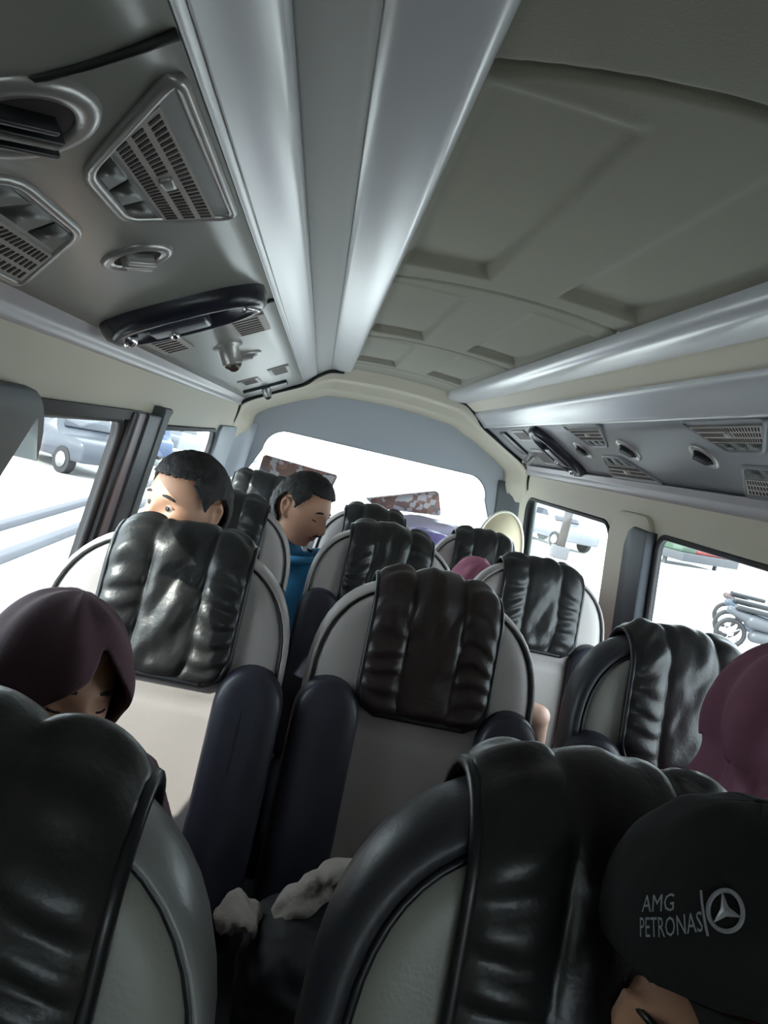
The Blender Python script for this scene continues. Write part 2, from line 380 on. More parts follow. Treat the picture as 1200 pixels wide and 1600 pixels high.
def air_unit(parent, side, y0, far_first, m_panel, big=True):
    """round vent / pair of slotted grilles with switches / round vent, y0 = near end of the grilles"""
    # raised bezels with the two grilles, inner and outer
    def lin(p, q): return lambda x: p[1] + (q[1] - p[1]) * (x - p[0]) / (q[0] - p[0])
    for nm in ('inner', 'outer'):
        if nm == 'inner':
            pts = [(.010, y0 - .035), (.010, y0 + .318), (.122, y0 + .238), (.120, y0 + .095)]
            g0, g1 = .032, .085; ga, gb = lin((.032, y0), (.085, y0 + .052)), lin((.032, y0 + .298), (.085, y0 + .262)); q0, q1 = .090, .114; qa, qb = lin((.09, y0 + .066), (.114, y0 + .098)), lin((.09, y0 + .256), (.114, y0 + .240))
        else:
            pts = [(.174, y0 + .075), (.174, y0 + .245), (.296, y0 + .375), (.296, y0 - .05)]
            g0, g1 = .222, .284; ga, gb = lin((.222, y0 + .03), (.284, y0 - .03)), lin((.222, y0 + .288), (.284, y0 + .352)); q0, q1 = .183, .216; qa, qb = lin((.183, y0 + .075), (.216, y0 + .038)), lin((.183, y0 + .248), (.216, y0 + .280))
        bm = bmesh.new(); P_ = []
        for i in range(4):                       # rounded corners
            p = Vector(pts[i]); a_v = (Vector(pts[i - 1]) - p).normalized() * .022; b_v = (Vector(pts[(i + 1) % 4]) - p).normalized() * .022
            for w_ in (0, .33, .67, 1): P_.append(p + a_v * (1 - w_) ** 2 + b_v * w_ ** 2)
        tube(bm, [(p.x, p.y, .003) for p in P_], .0065, 8, closed=True); on_panel(bm, side); obj('grille_bezel', bm, M_RING if side < 0 else m_panel, parent)
        bm = bmesh.new(); bm.faces.new([bm.verts.new((p.x, p.y, .0048)) for p in P_]); on_panel(bm, side); obj('grille_plate', bm, mat('grey_plate', (.30, .305, .30), .4) if side < 0 else m_panel, parent, smooth=False)
        bf, bh = bmesh.new(), bmesh.new(); slot_panel(bf, bh, g0, g1, ga, gb, 3, 24)
        on_panel(bf, side); on_panel(bh, side)
        g = obj('speaker_grille', bf, M_GRILLE, parent, smooth=False); obj('grille_slots', bh, M_HOLE, g, smooth=False)
        for r in range(3):
            bm = bmesh.new(); c0, c1 = r / 3 + .01, (r + 1) / 3 - .01
            A = [bm.verts.new((ss, qa(ss) + (qb(ss) - qa(ss)) * v, o)) for o in (.003, .0066) for ss, v in ((q0, c0), (q1, c0), (q1, c1), (q0, c1))]
            for f in ((0, 3, 2, 1), (4, 5, 6, 7), (0, 1, 5, 4), (1, 2, 6, 5), (2, 3, 7, 6), (3, 0, 4, 7)): bm.faces.new([A[k_] for k_ in f])
            bmesh.ops.bevel(bm, geom=list(bm.edges), offset=.0015, segments=2, affect='EDGES'); on_panel(bm, side); obj('switch', bm, mat('switch_grey', (.075, .08, .075), .4), parent)
        bm = bmesh.new(); sm_ = (g0 + g1) / 2; box(bm, (sm_, (ga(sm_) + gb(sm_)) / 2, .009), (.014, .026, .008), bev=.003); on_panel(bm, side); obj('catch', bm, M_RING, parent)
    if big: round_vent(parent, .132, y0 - .02, .060, side, 35)
    round_vent(parent, .146, y0 + .382, .046, side, 35)
def oval_pod(parent, side, y, a=.150, b=.098):
    bm = bmesh.new(); n = 48; prof = [(1.0, -.01), (1.0, .012), (.97, .026), (.9, .034), (.80, .035), (.72, .030), (.68, .014), (.66, .008)]
    def f(i, j):
        t = 2 * PI * i / n; e = .8
        cx = abs(math.cos(t)) ** e * math.copysign(1, math.cos(t)); sx = abs(math.sin(t)) ** e * math.copysign(1, math.sin(t))
        q, h = prof[j]; q2 = 1 - (1 - q) * a / b if False else q
        return (.157 + a * q * cx, y + (b * q - (1 - q) * .02) * sx, h)
    V = grid(bm, n, len(prof), f, closed_u=True); bm.faces.new(V[-1]); on_panel(bm, side); p = obj('oval_reading_pod', bm, M_NAVY, parent)
    bm = bmesh.new(); box(bm, (.175, y + .005, .022), (.11, .075, .03), bev=.010, seg=3); on_panel(bm, side); obj('pod_bridge', bm, mat('pod_grey', (.05, .055, .075), .3), p)
    bm = bmesh.new(); bmesh.ops.create_uvsphere(bm, u_segments=14, v_segments=8, radius=.010, matrix=Matrix.Translation((.19, y + .02, .038))); on_panel(bm, side); obj('pod_stud', bm, M_CHROME, p)
    bm = bmesh.new(); tube(bm, [(.045, y + .045, .03), (.03, y + .01, .034), (.05, y - .04, .034)], .005, 6); on_panel(bm, side); obj('pod_highlight_strip', bm, M_CHROME, p)
    bm = bmesh.new(); bmesh.ops.create_uvsphere(bm, u_segments=14, v_segments=8, radius=.018, matrix=Matrix.Translation((.272, y + .02, .024))); on_panel(bm, side); obj('pod_lamp', bm, M_CHROME, p)
def small_grille(parent, side, s0, s1, y0, y1):
    bf, bh = bmesh.new(), bmesh.new(); slot_panel(bf, bh, s0, s1, lambda q: y0, lambda q: y1, 1, 7); on_panel(bf, side); on_panel(bh, side)
    g = obj('speaker_grille', bf, M_GRILLE, parent, smooth=False); obj('grille_slots', bh, M_HOLE, g, smooth=False)
def panel(side, label, m):
    t = thing('overhead_air_panel', label, 'overhead panel')
    bm = bmesh.new(); n = 60
    prof = [(-.002, -.02), (0, 0), (.05, .002), (.157, .004), (.27, .002), (PLEN, 0), (PLEN, -.02)]
    V = grid(bm, len(prof), n + 1, lambda i, j: pp(prof[i][0], side, Y0 + (3.88 - Y0) * j / n, prof[i][1]), closed_u=True); bm.faces.new(V[0]); bm.faces.new(V[-1])
    obj('panel_skin', bm, m, t); return t
PLN = panel(-1, 'grey overhead panel of air vents and grilles along the left side', M_PANEL)
PRN = panel(1, 'blue-grey overhead panel of air vents and grilles along the right side', M_PANELD)
air_unit(PLN, -1, .610, False, M_PANEL); 
for yj in (.530, 1.50): # joints across the panel
    bm = bmesh.new(); tube(bm, [(s_, yj + .012 * math.sin(s_ * 18), .003) for s_ in [i * .0313 for i in range(11)]], .004, 6); on_panel(bm, -1); obj('panel_joint', bm, M_RUB, PLN)
oval_pod(PLN, -1, 1.38)
small_grille(PLN, -1, .03, .115, 1.60, 1.82); small_grille(PLN, -1, .215, .285, 1.56, 1.80)
def spot(parent, side, s, y, r=.026):
    bm = bmesh.new(); n = 20
    prof = [(r * 1.5, 0), (r * 1.45, .008), (r, .012), (r, .05), (r * .9, .056), (r * .75, .05)]
    V = grid(bm, n, len(prof), lambda i, j: (s + prof[j][0] * math.cos(2 * PI * i / n), y + prof[j][0] * math.sin(2 * PI * i / n), prof[j][1]), closed_u=True)
    on_panel(bm, side); p = obj('reading_lamp', bm, M_RING, parent)
    bm = bmesh.new(); bmesh.ops.create_uvsphere(bm, u_segments=16, v_segments=10, radius=r * .85, matrix=Matrix.Translation((s, y, .05))); on_panel(bm, side); obj('lamp_eyeball', bm, mat('lamp_brown', (.06, .04, .03), .25), p)
spot(PLN, -1, .150, 1.93); 
round_vent(PLN, .135, 2.2, .05, -1, 35)
small_grille(PLN, -1, .03, .11, 2.75, 3.0); small_grille(PLN, -1, .16, .24, 2.9, 3.1)
bm = bmesh.new(); box(bm, (.17, 3.45, .006), (.20, .16, .02), bev=.006); on_panel(bm, -1); obj('hatch', bm, M_BLK, PLN); spot(PLN, -1, .17, 3.42, .02)
air_unit(PRN, 1, 1.42, True, M_PANELD); air_unit(PRN, 1, 2.30, True, M_PANELD, False)
round_vent(PRN, .135, 2.25, .05, 1, 35)
oval_pod(PRN, 1, 3.0); small_grille(PRN, 1, .03, .10, 3.2, 3.4); small_grille(PRN, 1, .16, .27, 3.25, 3.42)
bm = bmesh.new(); box(bm, (.12, 3.6, .006), (.16, .12, .016), bev=.005); on_panel(bm, 1); obj('hatch', bm, M_BLK, PRN); spot(PRN, 1, .22, 3.55, .02)

# ------------------------------------------------------------------ seats
LEAN = math.tan(math.radians(13)); SW, ZT, ZA, EXP = .243, 1.168, .935, 2.55
def ylean(z): return (z - ZT) * LEAN
def outline(n=26):
    """half outline from bottom right, up and over to bottom left"""
    P = [(SW * .93, .40), (SW * .96, .55), (SW, .72), (SW, .85)]
    for q in range(n + 1):
        t = PI * q / n; c, s = math.cos(t), math.sin(t)
        P.append((SW * math.copysign(abs(c) ** (2 / EXP), c), ZA + (ZT - ZA) * abs(s) ** (2 / EXP)))
    return P + [(-SW, .85), (-SW, .72), (-SW * .96, .55), (-SW * .93, .40)]
def inset(P, d):
    out = []
    n = len(P)
    for i, p in enumerate(P):
        a = Vector(P[max(0, i - 1)]); b = Vector(P[min(n - 1, i + 1)]); t = (b - a).normalized(); nn = Vector((-t.y, t.x))
        q = Vector(p) + nn * d
        if i in (0, n - 1): q = Vector((p[0] * (1 - d / SW), p[1]))
        out.append((q.x, q.y))
    return out
OUT = outline()
def ztop(x): return ZA + (ZT - ZA) * max(0, 1 - (abs(x) / SW) ** EXP) ** (1 / EXP)
def make_seat(rim, face, cov, crease, rw=.014, HX=.133):
    t = thing('seat', '', 'seat')
    # rim shell (side roll, back)
    bm = bmesh.new(); rows = []
    for d, y in ((rw, .012), (rw * .92, .0), (rw * .75, -.008), (rw * .48, -.008), (rw * .22, -.001), (rw * .05, .012), (0, .028), (.001, .048), (.006, .070), (.018, .089), (.05, .100), (.11, .104)):
        rows.append([bm.verts.new((x, y + ylean(z), z)) for x, z in inset(OUT, d)])
    for A, B in zip(rows, rows[1:]):
        for i in range(len(A) - 1): bm.faces.new((A[i], A[i + 1], B[i + 1], B[i]))
    bm.faces.new(rows[-1])
    obj('backrest', bm, rim, t)
    # face panel
    bm = bmesh.new(); I = inset(OUT, rw - .003)
    # resample so the seam and the lower panel get rows of their own
    half = [p for p in I if p[0] >= -1e-9]
    zs = [.40 + (max(p[1] for p in I) - .40) * q / 60 for q in range(61)]
    def halfw(z):
        best = 0
        for (x0, z0), (x1, z1) in zip(half, half[1:]):
            if min(z0, z1) - 1e-9 <= z <= max(z0, z1) + 1e-9:
                u = 0 if abs(z1 - z0) < 1e-9 else (z - z0) / (z1 - z0); best = max(best, x0 + (x1 - x0) * u)
        return best
    NU = 24
    def fp2(i, j):
        z = zs[j]; W_ = halfw(z) if j < 60 else .012; u = -1 + 2 * i / NU; x = W_ * math.sin(u * PI / 2); e = abs(math.sin(u * PI / 2))
        edge = min((1 - e) * W_, max(0, zs[60] - z) * .7, .05) / .05
        y = .006 - .020 * (1 - (1 - edge) ** 3) + .007 * math.exp(-((z - (.862 + .03 * (x / SW) ** 2)) / .006) ** 2)
        return (x, y + ylean(z), z)
    grid(bm, NU + 1, 61, fp2); obj('front_panel', bm, face, t)
    bm = bmesh.new(); tube(bm, [(x, -.003 + ylean(z), z) for x, z in inset(OUT, rw - .001)], .0042, 6); obj('piping', bm, M_BLK, t)
    # padded cover over the top
    zb = .905; R = .056; nu, nv = 44, 84
    ZC = ZT - .054; L1 = ZC - zb; L2 = PI * R; L3 = .20; TOT = L1 + L2 + L3
    def cv(i, j, lift=0):
        u = -1 + 2 * i / nu; v = TOT * j / nv
        wx = HX * (1 + .05 * sstep(.9, 1.0, 1 - v / L1))
        if v < .055: wx *= 1 - .34 * (1 - math.sqrt(max(0, 1 - (1 - v / .055) ** 2)))
        x = u * wx; dz = ztop(x * .97) - ZT
        if v <= L1: y, z, ny, nz = .043 - R, zb + v, -1, 0
        elif v <= L1 + L2:
            a = (v - L1) / R; y, z, ny, nz = .043 - R * math.cos(a), ZC + R * math.sin(a), -math.cos(a), math.sin(a)
        else: y, z, ny, nz = .043 + R, ZC - (v - L1 - L2), 1, 0
        z += dz * sstep(0, L1, v)
        au = abs(u)
        side = sstep(.40, .47, au)
        puff = .010 * max(0, 1 - (u / .42) ** 4) ** .6 if au < .42 else .012 * max(0, 1 - ((au - .70) / .28) ** 2) ** .6
        vv = v * 1.0
        if au > .42:
            puff += .0036 * math.sin(vv * 150 + 2.2 * noise.noise(Vector((u * 2, vv * 9, crease * 3.1))) * 2) * max(0, 1 - ((au - .70) / .28) ** 2) ** .5
        else:
            p = Vector((u * 2.2 + vv * 5, vv * 13 - u * 2.0, crease * 5.7))
            puff += (.003 + .005 * (crease % 2)) * noise.noise(p) + .003 * noise.noise(p * 2.3)
        end = min(1, v / .02, (TOT - v) / .02); puff = .011 + puff * end * (min(1, (1 - au) / .06))
        puff += lift
        return (x, y + ny * puff + ylean(z), z + nz * puff)
    bm = bmesh.new(); grid(bm, nu + 1, nv + 1, cv); o = obj('headrest_cover', bm, cov, t); solidify(o, .006, 0)
    edge = [cv(0, j) for j in range(nv, -1, -2)] + [cv(i, 0) for i in range(0, nu + 1, 2)] + [cv(nu, j) for j in range(0, nv + 1, 2)]
    bm = bmesh.new(); tube(bm, edge, .0065, 8); obj('cover_piping', bm, M_BLK, o)
    # folded-up armrests
    for s in (-1, 1):
        bm = bmesh.new(); n = 14; pts = []
        ww, top, bot, dp = .066, .958, .47, .062
        ol = [(-ww, bot)] + [(-ww, bot + (top - .075 - bot) * q / 6) for q in range(1, 6)] + [(ww * -math.cos(PI * q / n), top - .075 + .075 * math.sin(PI * q / n)) for q in range(n + 1)] + [(ww, bot + (top - .075 - bot) * (6 - q) / 6) for q in range(1, 6)] + [(ww, bot)]
        rows = []
        for f, y in ((1, .0), (1, -.022), (.985, -.034), (.94, -.043), (.84, -.049), (.5, -.055), (.15, -.057)):
            rows.append([bm.verts.new((s * .187 + x * f, y - .004 + ylean(z), top - .09 + (z - top + .09) * (1 - (1 - f) * (.35 if z > top - .09 else .06)))) for x, z in ol])
        for A, B in zip(rows, rows[1:]):
            for i in range(len(A)): bm.faces.new((A[i], A[(i + 1) % len(A)], B[(i + 1) % len(A)], B[i]))
        bm.faces.new(rows[-1]); obj('armrest', bm, M_ARM, t)
    # cushion, base
    bm = bmesh.new(); box(bm, (0, -.40, .40), (.46, .48, .13), bev=.045, seg=4); obj('cushion', bm, mat('navy_cushion', (.02, .021, .03), .5), t)
    bm = bmesh.new(); box(bm, (0, -.36, .325), (.42, .44, .04), bev=.01)
    obj('seat_frame', bm, M_BLK, t)
    for sx in (-.16, .16):
        for sy in (-.52, -.20):
            bm = bmesh.new(); tube(bm, [(sx, sy, .31), (sx, sy, .02), (sx, sy, 0)], .018, 8); obj('leg', bm, M_BLK, t)
    return t
ROWS = [  # x, y(top of the front face), z lift, kind, label
    (-.558, .515, -.022, 'olive', 'large nearest seat at left with olive-grey rim and long black quilted cover'),
    (-.010, .585, 0, 'black', 'large nearest seat with thick black rim, behind the person in the black cap'),
    (-.550, 1.470, 0, 'sun', 'grey seat with sun-streaked black headrest cover, hiding the short-haired man looking left'),
    (-.024, 1.500, 0, 'brown', 'grey seat with brownish-black creased cover in the middle of the picture'),
    (.525, 1.475, 0, 'black2', 'dark-rimmed seat beside the right window, behind the plum headscarf'),
    (-.585, 2.300, 0, 'grey', 'seat just behind the short-haired man, left of the man in blue'),
    (-.045, 2.330, 0, 'grey2', 'grey seat with puffed cover to the right of the man in blue'),
    (.465, 2.330, 0, 'pale', 'pale grey seat with black cover standing before the right pillar'),
    (-.540, 3.150, .02, 'grey', 'dark-topped seat at the rear left below the larger patterned box'),
    (-.055, 2.960, 0, 'grey2', 'rear seat right beside the face of the man in blue'),
    (.415, 2.990, 0, 'pale', 'rear right seat in front of the cream cushion'),
]
KINDS = {'olive': (M_RIMG, M_LEA_SHADE, M_COV, 1.3, .013, .152), 'black': (M_RIMB, M_LEA_SHADE, M_COV, 2.7, .036), 'sun': (M_LEA, M_LEA, M_COV, 3.9), 'brown': (M_LEA, M_LEA, M_COVB, 5.5), 'black2': (M_RIMB, M_LEA_SHADE, M_COV, 6.3, .030), 'grey': (M_LEA, M_LEA, M_COV, 8.1), 'grey2': (M_LEA, M_LEA, M_COV, 9.6), 'pale': (M_LEA, M_LEA, M_COV, 11.4)}
proto = {}
for x, y, dz, kind, lab in ROWS:
    if kind not in proto: proto[kind] = t = make_seat(*KINDS[kind])
    else: t = dup(proto[kind])
    t.location = (x, y, dz); t.scale = (.92 if y > 2.9 else 1, 1, 1); t['label'] = lab; t['group'] = 'passenger seats'

# ------------------------------------------------------------------ people
def capsule(bm, a, b, ra, rb, n=14):
    a, b = Vector(a), Vector(b); d = b - a
    if d.length < 1e-5: d = Vector((0, 0, 1e-4))
    z = d.normalized(); x = z.orthogonal().normalized(); yv = z.cross(x); rings = []
    for q in range(5): t = PI / 2 * (1 - q / 5 * .98) ; rings.append((a - z * ra * math.sin(t), ra * math.cos(t)))
    for q in range(5): t = PI / 2 * (.02 + q / 5 * .98) ; rings.append((b + z * rb * math.sin(t), rb * math.cos(t)))
    V = [[bm.verts.new(c + (x * math.cos(2 * PI * i / n) + yv * math.sin(2 * PI * i / n)) * r) for i in range(n)] for c, r in rings]
    for A, B in zip(V, V[1:]):
        for i in range(n): bm.faces.new((A[i], A[(i + 1) % n], B[(i + 1) % n], B[i]))
    bm.faces.new(V[0][::-1]); bm.faces.new(V[-1])
def frame(f, up):
    f = Vector(f).normalized(); up = Vector(up); X = f.cross(up).normalized(); Z = X.cross(f)
    return Matrix(((X.x, f.x, Z.x), (X.y, f.y, Z.y), (X.z, f.z, Z.z)))
def G(v, c, s): return math.exp(-((v - c) / s) ** 2)
def head_point(d, woman=False):
    a, b, c = d
    x, y, z = .075 * a, .098 * b, .118 * c
    if c < 0:
        x *= 1 - .30 * (-c) ** 1.4
        if b < 0: y *= 1 - .42 * sstep(0, .9, -c)
    if c > .3: x *= 1 + .03
    if b > 0:                                    # the face: flatter, with features
        y = .098 * b ** .8 if b > 0 else y
        m = sstep(.15, .5, b)
        ax = abs(x)
        nose = .024 * G(x, 0, .011 + .004 * sstep(.0, -.035, z)) * sstep(.022, -.030, z) * sstep(-.046, -.036, z)
        y += m * (nose + .004 * G(x, 0, .010) * G(z, .018, .02))
        y += m * .008 * G(ax, .013, .007) * G(z, -.034, .008)          # nostrils' wings
        y -= m * .011 * G(ax, .031, .015) * G(z, .004, .013)            # sockets
        y += m * .005 * G(ax, .028, .020) * G(z, .027, .009)            # brow ridge
        y += m * .005 * G(ax, .046, .018) * G(z, -.022, .018)           # cheekbones
        y += m * (.0075 * G(z, -.055, .0055) + .0085 * G(z, -.0675, .006)) * G(x, 0, .019)   # lips
        y -= m * .004 * G(z, -.061, .0025) * G(x, 0, .022)
        y -= m * .004 * G(z, -.079, .006) * G(x, 0, .02)
        y += m * .010 * G(z, -.100, .014) * G(x, 0, .022)              # chin
    return Vector((x, y, z))
def head_bm(bm, Mh, hc, sub=5, s=1.0):
    r = bmesh.ops.create_icosphere(bm, subdivisions=sub, radius=1)
    for v in r['verts']: v.co = Mh @ (head_point(v.co.normalized()) * s) + hc
    for e in (-1, 1):                                                   # ears: a rim, a bowl and a lobe
        pts = [(.071, -.002, .002), (.078, -.012, .026), (.083, -.024, .030), (.084, -.031, .014), (.080, -.024, -.014), (.073, -.008, -.030)]
        P = [Mh @ (Vector((e * p[0], p[1], p[2])) * s) + hc for p in pts]
        for p, q, ra in zip(P, P[1:], (.0055, .0055, .0055, .0055, .006)): capsule(bm, p, q, ra * s, ra * s, 8)
        capsule(bm, Mh @ (Vector((e * .070, -.010, .012)) * s) + hc, Mh @ (Vector((e * .072, -.012, -.012)) * s) + hc, .011 * s, .009 * s, 8)
def hand(bm, wrist, direction, palm_n, curl=.5):
    w_ = Vector(wrist); d = Vector(direction).normalized(); n = Vector(palm_n); n = (n - d * n.dot(d)).normalized(); side = d.cross(n)
    for q, (off, ln, r) in enumerate(((-.027, .064, .0088), (-.009, .074, .009), (.009, .070, .0088), (.026, .055, .008))):
        base = w_ + d * .085 + side * off
        capsule(bm, w_ + d * .012 + side * off * .55, base, .013, .0115, 8)
        p = base; dd = d.copy()
        for seg in (.45, .32, .23):
            dd = (dd + n * curl * .75).normalized(); q2 = p + dd * ln * seg * 1.25; capsule(bm, p, q2, r, r * .92, 8); p = q2
    p = w_ + d * .025 - side * .026; q = p + (d * .6 - side * .75 + n * .3).normalized() * .042; r_ = q + (d * .9 - side * .2 + n * .4).normalized() * .03
    capsule(bm, w_ + d * .01, p, .016, .0135, 8); capsule(bm, p, q, .0125, .0105, 8); capsule(bm, q, r_, .0105, .009, 8)
def remesh(o, vox):
    md = o.modifiers.new('union', 'REMESH'); md.mode = 'VOXEL'; md.voxel_size = vox; md.use_smooth_shade = True
    sm = o.modifiers.new('soft', 'SMOOTH'); sm.factor = .5; sm.iterations = 2
    baked(o); o.data.polygons.foreach_set('use_smooth', [True] * len(o.data.polygons)); return o
def person(label, hc, face, up, pelvis, skin, shirt, trousers, hands=None, s=1.0, vox=.005, elbows=None, shoes=M_BLK, thigh=.42):
    t = thing('person', label, 'person')
    hc = Vector(hc); Mh = frame(face, up); pel = Vector(pelvis)
    neck = hc + Mh @ Vector((0, -.030, -.085)) * s; base = neck + Vector((0, .012, -.075)) * s
    axis = (base - pel).normalized(); X = Vector((1, 0, 0)); X = (X - axis * X.dot(axis)).normalized(); F = Vector((0, -1, 0)); F = (F - axis * F.dot(axis)).normalized()
    L = (base - pel).length; P = lambda u, x=0, f=0: pel + axis * L * u + X * x * s + F * f * s
    torso = []
    for sx in (-1, 1):
        torso += [(P(0, sx * .075), P(.3, sx * .06), .105, .10), (P(.3, sx * .06), P(.72, sx * .075), .10, .105), (P(.72, sx * .075), P(.92, sx * .13), .10, .052)]
    torso += [(P(.9), base + (neck - base) * .1, .07, .06)]
    arms, legs = [], []
    hs = hands or [(pel + Vector((-.10, -.34, .10))), (pel + Vector((.10, -.34, .10)))]
    el = elbows or [None, None]
    for sx, h, e in ((-1, hs[0], el[0]), (1, hs[1], el[1])):
        sh = P(.90, sx * .165); h = Vector(h)
        if e is None:
            e = (sh + h) / 2 + Vector((sx * .07, .05, -.07))
        e = Vector(e); d = (h - e).normalized(); arms.append((sh, e, h, d))
    for sx in (-1, 1):
        hip = pel + Vector((sx * .085, 0, -.02)) * s; kn = pel + Vector((sx * .11, -thigh * s, .02)); an = Vector((kn.x, kn.y + .02, .10)); legs.append((hip, kn, an))
    bm = bmesh.new(); head_bm(bm, Mh, hc, 5, s)
    capsule(bm, base, neck, .058 * s, .052 * s); capsule(bm, neck, hc + Mh @ Vector((0, -.02, -.05)) * s, .052 * s, .052 * s)
    for a, b, ra, rb in torso: capsule(bm, a, b, ra * s, rb * s)
    for sh, e, h, d in arms:
        capsule(bm, sh, e, .048 * s, .038 * s); capsule(bm, e, h, .038 * s, .027 * s); hand(bm, h, d, Vector((0, -.3, -1)))
    for hip, kn, an in legs:
        capsule(bm, hip, kn, .082 * s, .056 * s); capsule(bm, kn, an, .055 * s, .036 * s); capsule(bm, an + Vector((0, .02, -.055)), an + Vector((0, -.14, -.065)), .032, .028)
    o = obj('body', bm, skin, t); remesh(o, vox)
    # lips take a slightly redder skin
    o.data.materials.append(M_LIPM); inv = Mh.transposed()
    for p in o.data.polygons:
        q = inv @ (p.center - hc) / s
        if q.y > .07 and abs(q.x) < .024 and (abs(q.z + .061) < .011 * (1 - (q.x / .03) ** 2)): p.material_index = 1
    bm = bmesh.new()
    for a, b, ra, rb in torso: capsule(bm, a, b, ra * s + .012, rb * s + .012)
    for sh, e, h, d in arms: capsule(bm, sh, sh + (e - sh) * .82, .056 * s, .052 * s)
    o2 = obj('shirt', bm, shirt, t); remesh(o2, .008)
    bm = bmesh.new()
    for hip, kn, an in legs: capsule(bm, hip, kn, .092 * s, .070 * s); capsule(bm, kn, an + Vector((0, 0, .03)), .068 * s, .056 * s)
    capsule(bm, P(0, -.07), P(0, .07), .118 * s, .118 * s); o3 = obj('trousers', bm, trousers, t); remesh(o3, .010)
    for hip, kn, an in legs:
        bm = bmesh.new(); capsule(bm, an + Vector((0, .02, -.052)), an + Vector((0, -.15, -.058)), .042, .036); obj('shoe', bm, shoes, t)
    return t, Mh, hc
def local(bm, Mh, hc, s=1.0):
    for v in bm.verts: v.co = Mh @ (v.co * s) + hc
def eyes(t, Mh, hc, open_=True, s=1.0):
    for e in (-1, 1):
        if open_:
            bm = bmesh.new(); bmesh.ops.create_uvsphere(bm, u_segments=18, v_segments=12, radius=.0125); bmesh.ops.translate(bm, vec=(e * .031, .0745, .004), verts=bm.verts); local(bm, Mh, hc, s)
            ey_ = obj('eye', bm, M_EYEW, t)
            bm = bmesh.new(); bmesh.ops.create_uvsphere(bm, u_segments=14, v_segments=8, radius=.0062); bmesh.ops.scale(bm, vec=(1, .35, 1), verts=bm.verts); bmesh.ops.translate(bm, vec=(e * .031 - .002, .0868, .004), verts=bm.verts); local(bm, Mh, hc, s); obj('iris', bm, M_EYED, ey_)
        bm = bmesh.new()
        tube(bm, [(e * (.031 + q * .0145), .0845 - .006 * q * q - (.001 if open_ else 0), (.0105 - .005 * q * q) if open_ else (-.002 + .003 * q * q)) for q in (-1, -.6, -.2, .2, .6, 1)], .0018 if not open_ else .0022, 6); local(bm, Mh, hc, s); obj('eyelid', bm, M_HAIR if not open_ else M_SKIND, t)
        bm = bmesh.new()
        tube(bm, [(e * (.030 + q * .019), .0925 - .010 * (q * .5 + .5) ** 2, .0265 + .004 * (1 - q * q) - .002 * q) for q in (-1, -.6, -.2, .2, .6, 1)], [.002, .0042, .0045, .004, .003, .0015], 6); local(bm, Mh, hc, s); obj('eyebrow', bm, M_HAIR, t)
def hair(t, Mh, hc, thick, front=.5, seed=1, s=1.0):
    bm = bmesh.new(); bmesh.ops.create_icosphere(bm, subdivisions=6, radius=1)
    kill = []
    for v in bm.verts:
        d = v.co.normalized(); a, b, c = d
        lim = front if b > .35 else (front - (front + .12) * sstep(.35, .0, b) if b > 0 else -.12 - .42 * sstep(0, -.6, b))
        if front < 1 and b > .12 and abs(a) > .80 - .15 * max(0, c): lim = max(-.10, min(lim, .05 + 1.5 * (b - .12)))   # sideburns
        lim += .03 * noise.noise(d * 6 + Vector((seed, 0, 0)))
        if front > 1 and b > -.12: lim = 2
        keep = c > lim and not (abs(a) > .80 and ((b + .16) / .30) ** 2 + (c / .34) ** 2 < 1)
        p = head_point(d); th = thick * (.55 + .45 * sstep(lim, lim + .35, c)) * (1 + .25 * noise.noise(d * 9 + Vector((0, seed, 0))))
        v.co = p + d * th
        if not keep: kill.append(v)
    bmesh.ops.delete(bm, geom=kill, context='VERTS'); local(bm, Mh, hc, s)
    o = obj('hair', bm, M_HAIR, t); solidify(o, .008, -1); return o
